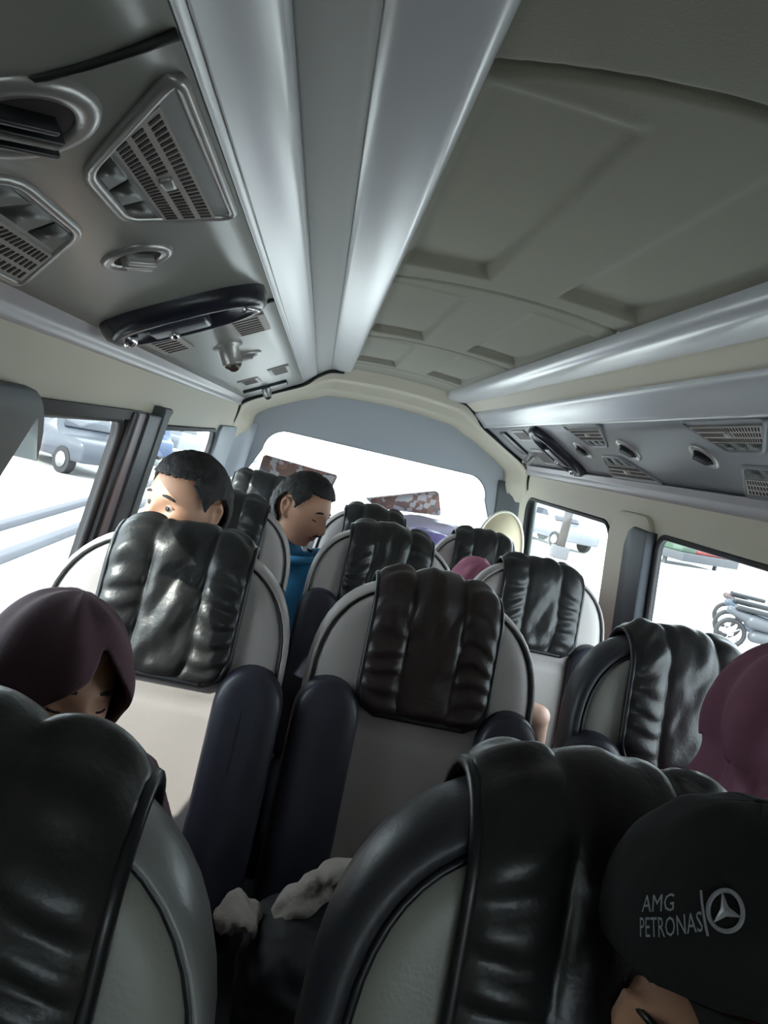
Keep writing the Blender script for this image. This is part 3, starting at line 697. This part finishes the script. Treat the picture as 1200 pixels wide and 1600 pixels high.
def headscarf(t, Mh, hc, m, opening=(.62, .62, -.12), drape=.27, s=1.0, peak=.0, seed=1, folds=.006, name='headscarf', shoulder=.19):
    """cloth over head and shoulders; opening = half width, half height, centre height of the face hole (unit sphere)"""
    bm = bmesh.new(); nu, nv = 160, 110; T = {}
    def f(i, j):
        az = 2 * PI * i / nu; v = j / (nv - 1)
        if v < .62:
            th = PI * .70 * v / .62; d = Vector((math.sin(az) * math.sin(th), math.cos(az) * math.sin(th), math.cos(th)))
            p = Vector((d.x * .098, d.y * .122, d.z * .138)) + Vector((0, -.006, .004))
            p.y += peak * max(0, d.y) * G(d.z, .35, .4)
        else:
            u = (v - .62) / .38; th = PI * .70; d = Vector((math.sin(az) * math.sin(th), math.cos(az) * math.sin(th), math.cos(th)))
            p0 = Vector((d.x * .098, d.y * .122 - .006, d.z * .138 + .004)); R_ = .075 + (shoulder - .075) * sstep(0, .9, u)
            p = Vector((math.sin(az) * R_ * 1.25, math.cos(az) * R_ * .85, p0.z - drape * u)); p = p0.lerp(p, sstep(0, .35, u))
            d = Vector((math.sin(az), math.cos(az), 0))
        T[(i, j)] = (Vector((math.sin(az) * math.sin(PI * .70 * min(v, .62) / .62), math.cos(az) * math.sin(PI * .70 * min(v, .62) / .62), math.cos(PI * .70 * min(v, .62) / .62))), v)
        fo = folds * (.35 + v) * (noise.noise(Vector((az * 2.4 if az < PI else (2 * PI - az) * 2.4 + 7 * math.sin(az), v * 2.5 + seed, seed))) + .6 * math.sin(az * 7 + 5 * v + seed))
        return p + d * fo * min(1, v / .15)
    V = grid(bm, nu, nv, f, closed_u=True); idx = {V[j][i]: (i, j) for j in range(nv) for i in range(nu)}
    if opening:
        kill = []
        for fc in bm.faces:
            c = sum((T[idx[v]][0] for v in fc.verts), Vector()) / 4; vv = max(T[idx[v]][1] for v in fc.verts)
            wo = opening[0] * (.22 + .78 * sstep(opening[2] + opening[1], opening[2] + opening[1] * .1, c.z))
            if c.y > .2 and (c.x / wo) ** 2 + ((c.z - opening[2]) / opening[1]) ** 2 < 1 and vv < .64: kill.append(fc)
        bmesh.ops.delete(bm, geom=kill, context='FACES')
        rim = [e for e in bm.edges if len(e.link_faces) == 1 and max(T[idx[v]][1] for v in e.verts) < .9]
        nb_ = {}
        for e in rim:
            a_, b_2 = e.verts; nb_.setdefault(a_, []).append(b_2); nb_.setdefault(b_2, []).append(a_)
        for it in range(14):
            new = {v: (v.co * .4 + (q[0].co + q[1].co) * .3) for v, q in nb_.items() if len(q) == 2}
            for v, c_v in new.items(): v.co = c_v
        if nb_:
            st = next(iter(nb_)); ring_ = [st]; prev = None; cur = st
            while True:
                nx = [q for q in nb_[cur] if q is not prev]
                if not nx or nx[0] is st: break
                prev, cur = cur, nx[0]; ring_.append(cur)
                if len(ring_) > 2000: break
            hem = [v.co.copy() for v in ring_[::2]]
            bh_ = bmesh.new(); tube(bh_, hem, .0055, 8, closed=True); local(bh_, Mh, hc, s); obj('hem', bh_, m, t)
    local(bm, Mh, hc, s); o = obj(name, bm, m, t); solidify(o, .006, 1); return o

M_DK = mat('dark_trousers', (.012, .013, .02), .8); M_BLUE = mat('blue_shirt', (.035, .23, .45), .75, var=.25, vscale=14, bump=.3, bscale=25)
# short-haired man looking out to the left
t, Mh, hc = person('short-haired man looking left over the sun-streaked headrest', (-.612, 1.765, 1.180), (-.62, -.80, -.02), (.10, .05, 1), (-.56, 1.97, .57), M_SKIN, mat('grey_shirt', (.10, .10, .11), .8), M_DK, vox=.0042)
eyes(t, Mh, hc, True); hair(t, Mh, hc, .012, .60, 2)
# man in blue, looking down to the right
t, Mh, hc = person('man in a blue shirt with moustache, eyes lowered to the right', (-.350, 2.50, 1.155), (.80, -.52, -.20), (.12, .0, 1), (-.38, 2.76, .57), M_SKIND, M_BLUE, M_DK, vox=.0042, thigh=.36)
eyes(t, Mh, hc, False); hair(t, Mh, hc, .013, .62, 5)
bm = bmesh.new(); tube(bm, [(q * .024, .104 - .010 * q * q, -.0465 - .006 * q * q) for q in (-1, -.6, -.2, .2, .6, 1)], [.0015, .003, .0032, .0032, .003, .0015], 6); local(bm, Mh, hc); obj('moustache', bm, M_HAIR, t)
bm = bmesh.new(); tube(bm, [(q * .018, .100 - .008 * q * q, -.103 + .004 * q * q) for q in (-1, -.5, 0, .5, 1)], [.002, .005, .006, .005, .002], 6); local(bm, Mh, hc); obj('beard', bm, M_HAIR, t)
bm = bmesh.new(); tube(bm, [(-.302 + .075 * math.sin(a), 2.49 + .06 * math.cos(a) - .02, 1.005 + .012 * math.sin(a)) for a in [2 * PI * i / 24 for i in range(24)]], .013, 8, closed=True); obj('collar', bm, M_BLUE, t)
# woman in dark plum headscarf, dozing against the left window
M_PLUM = mat('dark_plum_cloth', (.13, .070, .088), .85, var=.15, vscale=40, bump=.25, bscale=500)
t, Mh, hc = person('woman dozing in dark maroon headscarf behind the nearest left seat', (-.632, 1.05, .985), (.70, -.72, -.03), (.20, .0, 1), (-.56, 1.22, .57), M_SKIN, M_PLUM, M_DK, s=.95)
eyes(t, Mh, hc, False, .95); headscarf(t, Mh, hc, M_PLUM, (.74, .88, -.18), .28, 1.0, .022, 3, .006)
# person in pink-plum headscarf at the right edge
M_ROSE = mat('dusty_rose_cloth', (.20, .075, .115), .85, var=.12, vscale=30, bump=.2, bscale=400)
t, Mh, hc = person('person in dusty plum headscarf cut by the right edge', (.545, 1.13, 1.115), (.85, -.5, -.25), (.0, .0, 1), (.53, 1.25, .57), M_SKIN, M_ROSE, M_DK, s=.97, vox=.006)
headscarf(t, Mh, hc, M_ROSE, (.55, .62, -.1), .30, 1.06, .0, 8, .018, shoulder=.23)
# bowed passenger in pink, far back
M_PINK = mat('pink_cloth', (.55, .20, .30), .85, var=.1, vscale=30)
t, Mh, hc = person('bowed passenger in bright pink headscarf between the rear seats', (.325, 2.66, .985), (.1, -.85, -.5), (0, -.5, 1), (.40, 2.80, .57), M_SKIN, M_PINK, M_DK, s=.9, vox=.007)
headscarf(t, Mh, hc, M_PINK, (.55, .62, -.1), .25, .93, .0, 12, .006)
# passenger hidden by the middle seat: a bare elbow shows at its right
t, Mh, hc = person('passenger mostly hidden by the middle seat, bare pale elbow showing', (-.01, 2.00, .955), (-.1, -.9, -.3), (0, -.2, 1), (.02, 2.10, .55), M_SKINL, mat('peach_shirt', (.6, .35, .28), .8), M_DK, s=.85, vox=.006, elbows=[None, (.415, 1.93, .80)], hands=[(-.08, 1.78, .66), (.46, 2.00, .66)])
eyes(t, Mh, hc, True, .85); hair(t, Mh, hc, .012, .5, 9, .85)
# person in the black cap, lower right corner
t, Mh, hc = person('person in black cap and dark-framed glasses at the lower right corner', (.024, .432, 1.086), (.35, -.92, .18), (.0, .0, 1), (.02, .34, .56), M_SKIN, mat('black_shirt', (.012, .012, .014), .85), M_DK, vox=.0042)
eyes(t, Mh, hc, True); hair(t, Mh, hc, .004, 1.05, 4)
M_CAP = mat('black_cap_cloth', (.012, .0125, .0135), .9, bump=.2, bscale=700)
def cap_pt(d):
    a, b, c = d; h = .150 if b < 0 else .150 - .0 * b
    p = head_point(Vector((a, min(b, .9), c)))
    return Vector((.081 * a, .106 * b - .002, .052 + .106 * max(c, 0) ** .82))
bm = bmesh.new(); nu, nv = 64, 24
def cf(i, j):
    az = 2 * PI * i / nu; th = PI / 2 * j / (nv - 1); d = Vector((math.sin(az) * math.sin(th), math.cos(az) * math.sin(th), math.cos(th)))
    p = cap_pt(d); 
    if j == nv - 1: p = p + Vector((0, 0, -.0))
    sm_ = min(abs(((az / (2 * PI) * 6) % 1) - .0), abs(((az / (2 * PI) * 6) % 1) - 1)); p -= d * .0018 * math.exp(-(sm_ / .03) ** 2)
    p += d * .003 * noise.noise(d * 4)
    p.z += (.020 * max(0, math.cos(az)) - .004) * (j / (nv - 1)) ** 2
    return p
grid(bm, nu, nv, cf, closed_u=True); bmesh.ops.remove_doubles(bm, verts=bm.verts, dist=1e-5); local(bm, Mh, hc); cap = obj('cap', bm, M_CAP, t); solidify(cap, .003, 1)
bm = bmesh.new(); nb = 24
def bill(i, j):
    a = -1 + 2 * i / nb; x = a * .080; y0_ = .106 * math.sqrt(max(0, 1 - (x / .0812) ** 2)) * .98; L_ = .070 * math.sqrt(max(0.02, 1 - a * a * .92))
    return (x, y0_ + L_ * j / 8, .068 - .017 * (x / .080) ** 2 - .022 * (j / 8) ** 1.5)
grid(bm, nb + 1, 9, bill); local(bm, Mh, hc); o = obj('cap_bill', bm, M_CAP, cap); solidify(o, .004, 0)
bm = bmesh.new(); bmesh.ops.create_uvsphere(bm, u_segments=12, v_segments=8, radius=.007); bmesh.ops.scale(bm, vec=(1, 1, .5), verts=bm.verts); bmesh.ops.translate(bm, vec=(0, -.002, .159), verts=bm.verts); local(bm, Mh, hc); obj('cap_button', bm, M_CAP, cap)
def on_cap(u, v, lift):
    du, dv = u - LU, v - LV; u, v = LU + du * .9 - dv * .436, LV + du * .436 + dv * .9
    """u metres along the cap's right side towards the front, v metres up the side"""
    u = LU + (u - LU) * .92; v = LV + (v - LV) * .92; az = PI / 2 - u / .100; c = min(.95, max(0, v / .106)) ** (1 / .82); sn_ = math.sqrt(1 - c * c)
    d = Vector((math.sin(az) * sn_, math.cos(az) * sn_, c)); p = cap_pt(d); nrm = Vector((d.x / .0885, d.y / .110, c / .15)).normalized()
    fz = (math.acos(c) / (PI / 2)) ** 2; p.z += (.020 * max(0, math.cos(az)) - .004) * fz
    return Mh @ (p + nrm * (.0035 + lift)) + hc
def text_mesh(body, size):
    cu = bpy.data.curves.new('lettering', 'FONT'); cu.body = body; cu.size = size; cu.extrude = 0; cu.resolution_u = 2
    o = bpy.data.objects.new('lettering', cu); C.objects.link(o); dg = bpy.context.evaluated_depsgraph_get(); dg.update()
    me = bpy.data.meshes.new_from_object(o.evaluated_get(dg)); bpy.data.objects.remove(o); bpy.data.curves.remove(cu); return me
M_EMB = mat('grey_embroidery', (.40, .41, .46), .6, bump=.5, bscale=900)
LU, LV = .016, .041       # logo centre on the cap side
bm = bmesh.new()
for body, size, u0, v0, wid in (('AMG', .0145, -.038, .0095, .027), ('PETRONAS', .0165, -.041, -.0050, .048)):
    me = text_mesh(body, size); xs = [v.co.x for v in me.vertices]; k_ = wid / (max(xs) - min(xs)); n0 = len(bm.verts)
    b2 = bmesh.new(); b2.from_mesh(me); bmesh.ops.triangulate(b2, faces=b2.faces)
    mp = {}
    for v in b2.verts: mp[v] = bm.verts.new(on_cap(LU + u0 + (v.co.x - min(xs)) * k_ + v.co.y * .10, LV + v0 + v.co.y, .0012))
    for f in b2.faces: bm.faces.new([mp[v] for v in f.verts])
    b2.free(); bpy.data.meshes.remove(me)
vb = [[bm.verts.new(on_cap(LU + u, LV - .008 + .026 * q / 8, .0014)) for u in (.0085, .0102)] for q in range(9)]
for A, B in zip(vb, vb[1:]): bm.faces.new((A[0], A[1], B[1], B[0]))
obj('lettering', bm, M_EMB, cap, smooth=False)
bm = bmesh.new(); SU, SV, SR = LU + .0235, LV + .004, .0112
tube(bm, [on_cap(SU + SR * math.cos(a), SV + SR * math.sin(a), .001) for a in [2 * PI * i / 40 for i in range(40)]], .0014, 6, closed=True)
for q in range(3):
    a = PI / 2 + 2 * PI * q / 3; ca, sa = math.cos(a), math.sin(a); ctr = bm.verts.new(on_cap(SU, SV, .003))
    tip = bm.verts.new(on_cap(SU + SR * ca, SV + SR * sa, .001)); l = bm.verts.new(on_cap(SU + .0032 * math.cos(a + PI / 3), SV + .0032 * math.sin(a + PI / 3), .001)); r_ = bm.verts.new(on_cap(SU + .0032 * math.cos(a - PI / 3), SV + .0032 * math.sin(a - PI / 3), .001))
    bm.faces.new((ctr, l, tip)); bm.faces.new((ctr, tip, r_))
obj('star_badge', bm, mat('star_silver', (.42, .43, .46), .35, metal=.3), cap, smooth=False)
bm = bmesh.new()
for e in (-1, 1):
    tube(bm, [(e * .081, -.018, .026), (e * .0835, .0, .024), (e * .080, .04, .016), (e * .072, .085, .010)], .0026, 8)
    tube(bm, [(e * (.036 + .026 * math.cos(a)), .108 - .012 * max(0, math.cos(a)), -.002 + .020 * math.sin(a)) for a in [2 * PI * i / 24 for i in range(24)]], .0024, 6, closed=True)
    tube(bm, [(e * .062, .094, .006), (e * .072, .085, .010)], .0024, 6)
tube(bm, [(-.011, .112, .004), (0, .114, .008), (.011, .112, .004)], .0022, 6)
local(bm, Mh, hc); gl = obj('glasses', bm, M_BLK, t)
for e in (-1, 1):
    bm = bmesh.new(); vs = [bm.verts.new((e * (.036 + .025 * math.cos(a)), .108 - .012 * max(0, math.cos(a)), -.002 + .019 * math.sin(a))) for a in [2 * PI * i / 24 for i in range(24)]]; f = bm.faces.new(vs)
    r = bmesh.ops.extrude_face_region(bm, geom=[f]); bmesh.ops.translate(bm, vec=(0, .0015, 0), verts=[q for q in r['geom'] if isinstance(q, bmesh.types.BMVert)])
    local(bm, Mh, hc); obj('lens', bm, GLASS, gl, smooth=False)

# ------------------------------------------------------------------ luggage
M_BATIK = pattern_mat()
def patterned(label, P, depth):
    """an oblong printed carton: four front corners (x,z) at y and its depth to the rear"""
    y = P[0][1]; bm = bmesh.new(); vs = [bm.verts.new(p) for p in P]; f = bm.faces.new(vs)
    r = bmesh.ops.extrude_face_region(bm, geom=[f]); bmesh.ops.translate(bm, vec=(0, depth, .0), verts=[q for q in r['geom'] if isinstance(q, bmesh.types.BMVert)])
    bmesh.ops.bevel(bm, geom=list(bm.edges), offset=.006, segments=2, affect='EDGES')
    return tag(obj('patterned_box', bm, M_BATIK), label, 'box')
bm = bmesh.new(); box(bm, (0, 3.72, .43), (1.30, .50, .84), bev=.02); tag(obj('luggage_platform', bm, M_FLOOR), 'dark carpeted luggage box under the bags at the rear window', 'luggage box')
patterned('larger tilted batik-print box standing left against the rear window', [(-.645, 3.78, .86), (-.30, 3.78, .86), (-.215, 3.78, 1.235), (-.605, 3.78, 1.255)], .10)
patterned('smaller batik-print box lying on the lilac bag before the rear window', [(.02, 3.80, 1.115), (.36, 3.80, 1.150), (.318, 3.80, 1.270), (-.045, 3.80, 1.150)], .12)
def soft_bag(name, label, c, s, m, seed, e=2.6, cat='bag'):
    bm = bmesh.new(); bmesh.ops.create_icosphere(bm, subdivisions=5, radius=1)
    for v in bm.verts:
        d = v.co.normalized(); q = (abs(d.x) ** e + abs(d.y) ** e + abs(d.z) ** e) ** (-1 / e); p = d * q
        n_ = noise.noise(Vector((d.x * 2 + seed, d.y * 2, d.z * 5))) * .08 + noise.noise(Vector((d.x * 5, d.y * 5 + seed, d.z * 9))) * .04
        v.co = Vector((p.x * s[0], p.y * s[1], p.z * s[2])) * (1 + n_) + Vector(c)
    return tag(obj(name, bm, m), label, cat)
soft_bag('lilac_bag', 'pale lilac plastic-wrapped bag under the smaller batik-print box', (.31, 3.70, 1.01), (.25, .16, .125), mat('lilac_plastic', (.50, .46, .60), .35, var=.1), 2)
soft_bag('violet_bag', 'violet bag squeezed below the pale lilac one', (.25, 3.42, 1.02), (.15, .12, .08), mat('violet_plastic', (.27, .21, .52), .35, var=.15), 5)
t = thing('cream_cushion', 'cream rounded cushion standing at the rear right corner', 'cushion', (.655, 3.62, 0))
bm = bmesh.new(); n = 32
def cc(i, j):
    a = PI * i / n; f = ((0, 1.0), (.3, 1.0), (.6, .97), (.85, .90), (1, .78))[j]; return (-.01 + .125 * f[1] * math.cos(a), .12 * f[0] - .02 - .03 * math.sin(a) * 0, .98 + .275 * (f[1] * math.sin(a) ** .8 if math.sin(a) > 0 else 0))
V = grid(bm, n + 1, 5, cc); bm.faces.new(V[0]); bm.faces.new(V[-1])
ob = obj('pad', bm, mat('cream_vinyl', (.60, .52, .36), .45), t)
bm = bmesh.new(); tube(bm, [(-.01 + .127 * math.cos(PI * i / n), -.02, .98 + .277 * abs(math.sin(PI * i / n)) ** .8) for i in range(n + 1)], .007, 8); obj('edge_piping', bm, mat('pale_piping', (.75, .72, .62), .4), t)
bm = bmesh.new(); box(bm, (-.01, .04, .915), (.22, .12, .14), bev=.02); obj('stem', bm, M_BLK, t)
# crumpled cloths between the seats
M_SHAWL = mat('grey_beige_cloth', (.34, .30, .27), .9, var=.2, vscale=25, bump=.5, bscale=160)
def cloth(name, label, pts, wid, m, seed, cat='cloth'):
    bm = bmesh.new(); n = 40; mseg = 20; P = smoothpts_3(pts, n)
    def f(i, j):
        a = 2 * PI * i / mseg; t = j / (len(P) - 1); p = P[j]; q = P[min(j + 1, len(P) - 1)] - P[max(j - 1, 0)]; q.normalize(); sd = q.cross(Vector((0, 0, 1))).normalized(); up = sd.cross(q)
        r = wid * (math.sin(PI * min(1, max(0, t * .92 + .04))) ** .5) * (1 + .22 * math.sin(3 * a + 5 * t + seed) + .45 * noise.noise(Vector((math.cos(a) * 1.5, math.sin(a) * 1.5 + seed, t * 7))))
        return p + sd * r * math.cos(a) + up * r * .55 * math.sin(a)
    V = grid(bm, mseg, len(P), f, closed_u=True); bm.faces.new(V[0]); bm.faces.new(V[-1]); return tag(obj(name, bm, m), label, cat)
def smoothpts_3(pts, n):
    P = [Vector(p) for p in pts]; out = []
    for i in range(n + 1):
        t = i / n * (len(P) - 1); a = min(int(t), len(P) - 2); u = t - a; p0, p1, p2, p3 = P[max(0, a - 1)], P[a], P[a + 1], P[min(len(P) - 1, a + 2)]
        out.append(.5 * ((2 * p1) + (p2 - p0) * u + (2 * p0 - 5 * p1 + 4 * p2 - p3) * u * u + (3 * p1 - p0 - 3 * p2 + p3) * u ** 3))
    return out
cloth('grey_shawl', 'longer crumpled grey-beige shawl trailing up to the black-rimmed seat', [(-.245, 1.10, .665), (-.205, 1.11, .705), (-.165, 1.12, .735), (-.11, 1.13, .758)], .034, M_SHAWL, 1)
cloth('grey_bundle', 'small rounded grey-beige bundle low between the two nearest seats', [(-.335, 1.08, .655), (-.30, 1.09, .668), (-.265, 1.10, .640)], .036, M_SHAWL, 4)
soft_bag('black_bag', 'black travel bag in the aisle under the crumpled grey cloths', (-.185, 1.10, .575), (.100, .13, .108), mat('black_nylon', (.008, .008, .012), .7), 9)

# ------------------------------------------------------------------ outside
GZ = -.75
bm = bmesh.new(); box(bm, (0, 15, GZ - .05), (160, 160, .1)); struct(obj('ground', bm, mat('pale_concrete', (.52, .51, .50), .9, var=.08, vscale=.6), smooth=False))
M_KERB = mat('kerb_grey', (.11, .11, .125), .9)
for x, y0, y1, lab in ((-4.2, 8, 40, 'grey kerb line along the road outside the left windows'), (-3.5, 8, 40, 'nearer grey kerb line along the road outside the left windows')):
    bm = bmesh.new(); box(bm, (x, (y0 + y1) / 2, GZ + .05), (.14, y1 - y0, .10), bev=.02); tag(obj('kerb', bm, M_KERB), lab, 'kerb')
def car(label, x, y, rz, body, L=3.9, W=1.65, H=1.45, cat='car'):
    t = thing('car', label, cat, (x, y, GZ)); t.rotation_euler.z = rz
    prof = smoothpts([(-L / 2, .35), (-L / 2, .75), (-L * .42, .86), (-L * .24, .92), (-L * .10, H), (L * .22, H), (L * .38, .95), (L / 2 - .03, .88), (L / 2, .5), (L / 2, .3)], 4)
    bm = bmesh.new(); rows = []
    for sx, ins in ((-W / 2, .06), (-W / 2 + .05, 0), (W / 2 - .05, 0), (W / 2, .06)):
        rows.append([bm.verts.new((sx * (1 - .14 * sstep(.9, H, z)), yy * (1 - ins * .5), z - ins * .4 * (z > .5))) for yy, z in prof])
    for A, B in zip(rows, rows[1:]):
        for i in range(len(A)): bm.faces.new((A[i], A[(i + 1) % len(A)], B[(i + 1) % len(A)], B[i]))
    bm.faces.new(rows[0]); bm.faces.new(rows[-1]); obj('car_body', bm, body, t)
    for s in (-1, 1):
        bm = bmesh.new(); vs = [bm.verts.new((s * (W / 2 * .93 + .012), yy, z)) for yy, z in ((-L * .19, .98), (-L * .08, H - .10), (L * .19, H - .10), (L * .30, .98))]; f = bm.faces.new(vs)
        r = bmesh.ops.extrude_face_region(bm, geom=[f]); bmesh.ops.translate(bm, vec=(-s * .09, 0, 0), verts=[q for q in r['geom'] if isinstance(q, bmesh.types.BMVert)]); obj('side_window', bm, M_NAVY, t, smooth=False)
        for yy in (-L * .32, L * .32):
            bm = bmesh.new(); bmesh.ops.create_cone(bm, cap_ends=True, segments=24, radius1=.31, radius2=.31, depth=.2, matrix=Matrix.Translation((s * (W / 2 - .08), yy, .31)) @ Matrix.Rotation(PI / 2, 4, 'Y')); wv = autosmooth(obj('wheel', bm, M_RUB, t))
            bm = bmesh.new(); bmesh.ops.create_cone(bm, cap_ends=True, segments=20, radius1=.18, radius2=.16, depth=.03, matrix=Matrix.Translation((s * (W / 2 + .02), yy, .31)) @ Matrix.Rotation(PI / 2, 4, 'Y')); obj('hubcap', bm, M_RING, wv)
    for yy, z, ang in ((-L * .175, 1.17, 1), (L * .305, 1.17, -1)):
        bm = bmesh.new(); box(bm, (0, yy, z), (W * .74, .05, .42), rot=None, bev=.01); bmesh.ops.rotate(bm, cent=(0, yy, z), matrix=Matrix.Rotation(math.radians(-48 * ang), 3, 'X'), verts=bm.verts); obj('windscreen', bm, M_NAVY, t)
    return t
P_GR = mat('car_paint_grey', (.055, .06, .075), .3); P_BL = mat('car_paint_blue', (.06, .09, .16), .3); P_WH = mat('car_paint_white', (.16, .17, .19), .3)
car('grey car parked by the white shop outside the left window', -6.4, 18.6, .9, P_GR)
car('pale blue car seen through the left rear window', -6.2, 25.5, .3, P_BL)
car('white car seen through the left rear window', -6.1, 31.5, .2, P_WH)
car('white car seen through the right rear window', 9.5, 29, .4, P_WH)
t = thing('shop', 'white roadside shop with a blue banner outside the left window', 'building', (-10.5, 24, GZ))
bm = bmesh.new(); box(bm, (0, 0, 1.7), (4, 9, 3.4)); obj('shop_wall', bm, mat('white_render', (.78, .78, .77), .9), t, smooth=False)
bm = bmesh.new(); box(bm, (.2, 0, 3.45), (4.8, 9.6, .14)); obj('roof', bm, mat('dull_grey_metal', (.06, .062, .07), .7), t, smooth=False)
bm = bmesh.new(); box(bm, (.9, -4.55, 1.05), (1.1, .06, 1.0)); obj('banner', bm, mat('cyan_banner', (.03, .14, .22), .6), t, smooth=False)
bm = bmesh.new(); box(bm, (2.03, 1.0, 1.05), (.06, 1.6, 2.1)); obj('door', bm, mat('dull_grey_metal', (.06, .062, .07), .7), t, smooth=False)
bm = bmesh.new(); box(bm, (-1.0, -4.53, 1.3), (.9, .06, 1.0)); obj('shop_window', bm, M_PILG, t, smooth=False)
t = thing('kiosk', 'small roadside kiosk with red and green awning outside the right window', 'kiosk', (8.6, 17.5, GZ)); t.rotation_euler.z = .6
bm = bmesh.new(); box(bm, (0, 0, .55), (2.6, 1.5, 1.1)); obj('counter', bm, mat('kiosk_white', (.7, .7, .7), .8), t, smooth=False)
bm = bmesh.new(); box(bm, (.3, -.5, 1.68), (1.9, 1.2, .44), bev=.04); obj('awning', bm, mat('red_awning', (.26, .03, .03), .6), t)
bm = bmesh.new(); box(bm, (-1.0, -.5, 1.66), (.7, 1.2, .42), bev=.04); obj('side_awning', bm, mat('green_awning', (.04, .08, .05), .6), t)
bm = bmesh.new(); box(bm, (0, -.55, 1.36), (2.8, 1.3, .2), bev=.02); obj('fascia', bm, mat('dull_grey_metal', (.06, .062, .07), .7), t)
for sx in (-1.25, 1.25):
    bm = bmesh.new(); box(bm, (sx, -.7, .75), (.08, .08, 1.5)); obj('post', bm, mat('dull_grey_metal', (.06, .062, .07), .7), t, smooth=False)
def bike(label, x, y, rz, m):
    t = thing('motorbike', label, 'motorbike', (x, y, GZ)); t.rotation_euler.z = rz
    for yy in (-.62, .62):
        bm = bmesh.new(); tube(bm, [(0, yy + .25 * math.cos(a), .28 + .25 * math.sin(a)) for a in [2 * PI * i / 24 for i in range(24)]], .045, 8, closed=True); wv = obj('wheel', bm, M_RUB, t)
        bm = bmesh.new(); tube(bm, [(-.06, yy, .28), (.06, yy, .28)], .06, 12)
        for q in range(5): a = 2 * PI * q / 5; tube(bm, [(0, yy, .28), (0, yy + .22 * math.cos(a), .28 + .22 * math.sin(a))], .014, 6)
        obj('hub', bm, M_RING, wv)
    bm = bmesh.new()
    for a_, b_2, r1, r2 in (((0, -.35, .55), (0, .30, .60), .12, .15), ((0, -.40, .52), (0, -.50, .80), .10, .09), ((0, .30, .62), (0, .72, .72), .14, .07), ((0, -.2, .35), (0, .2, .33), .13, .12)): capsule(bm, a_, b_2, r1, r2)
    obj('fairing', bm, m, t)
    bm = bmesh.new(); box(bm, (0, .28, .80), (.26, .72, .09), bev=.035, seg=3); obj('saddle', bm, M_BLK, t)
    bm = bmesh.new(); tube(bm, [(-.34, -.36, 1.0), (-.15, -.47, 1.02), (0, -.50, .98), (.15, -.47, 1.02), (.34, -.36, 1.0)], .016, 8); hb = obj('handlebar', bm, M_BLK, t)
    for sx in (-1, 1):
        bm = bmesh.new(); tube(bm, [(sx * .2, -.45, 1.02), (sx * .27, -.47, 1.18)], .008, 6); box(bm, (sx * .30, -.47, 1.22), (.13, .02, .08), bev=.008); obj('mirror', bm, M_BLK, hb)
    bm = bmesh.new(); tube(bm, [(0, -.62, .28), (0, -.50, .95)], .03, 8); obj('fork', bm, M_RING, t)
bike('grey motorbike parked nearest outside the right window', 8.6, 12.9, 1.2, mat('bike_grey', (.06, .065, .075), .4))
bike('bluish motorbike parked behind the grey one outside the right window', 9.3, 14.2, 1.3, mat('bike_blue', (.045, .06, .085), .4))
bike('brown-grey motorbike parked farthest outside the right window', 10.1, 15.6, 1.25, mat('bike_mauve', (.075, .055, .06), .4))
t = thing('street_pole', 'grey pole by the road seen through the right rear window', 'pole', (8.1, 23.5, GZ))
bm = bmesh.new(); tube(bm, [(0, 0, 0), (0, 0, 6)], .14, 12); obj('shaft', bm, mat('pole_brown_grey', (.07, .06, .06), .8), t)
bm = bmesh.new(); box(bm, (0, 0, .2), (.5, .5, .4), bev=.03); obj('footing', bm, M_KERB, t)
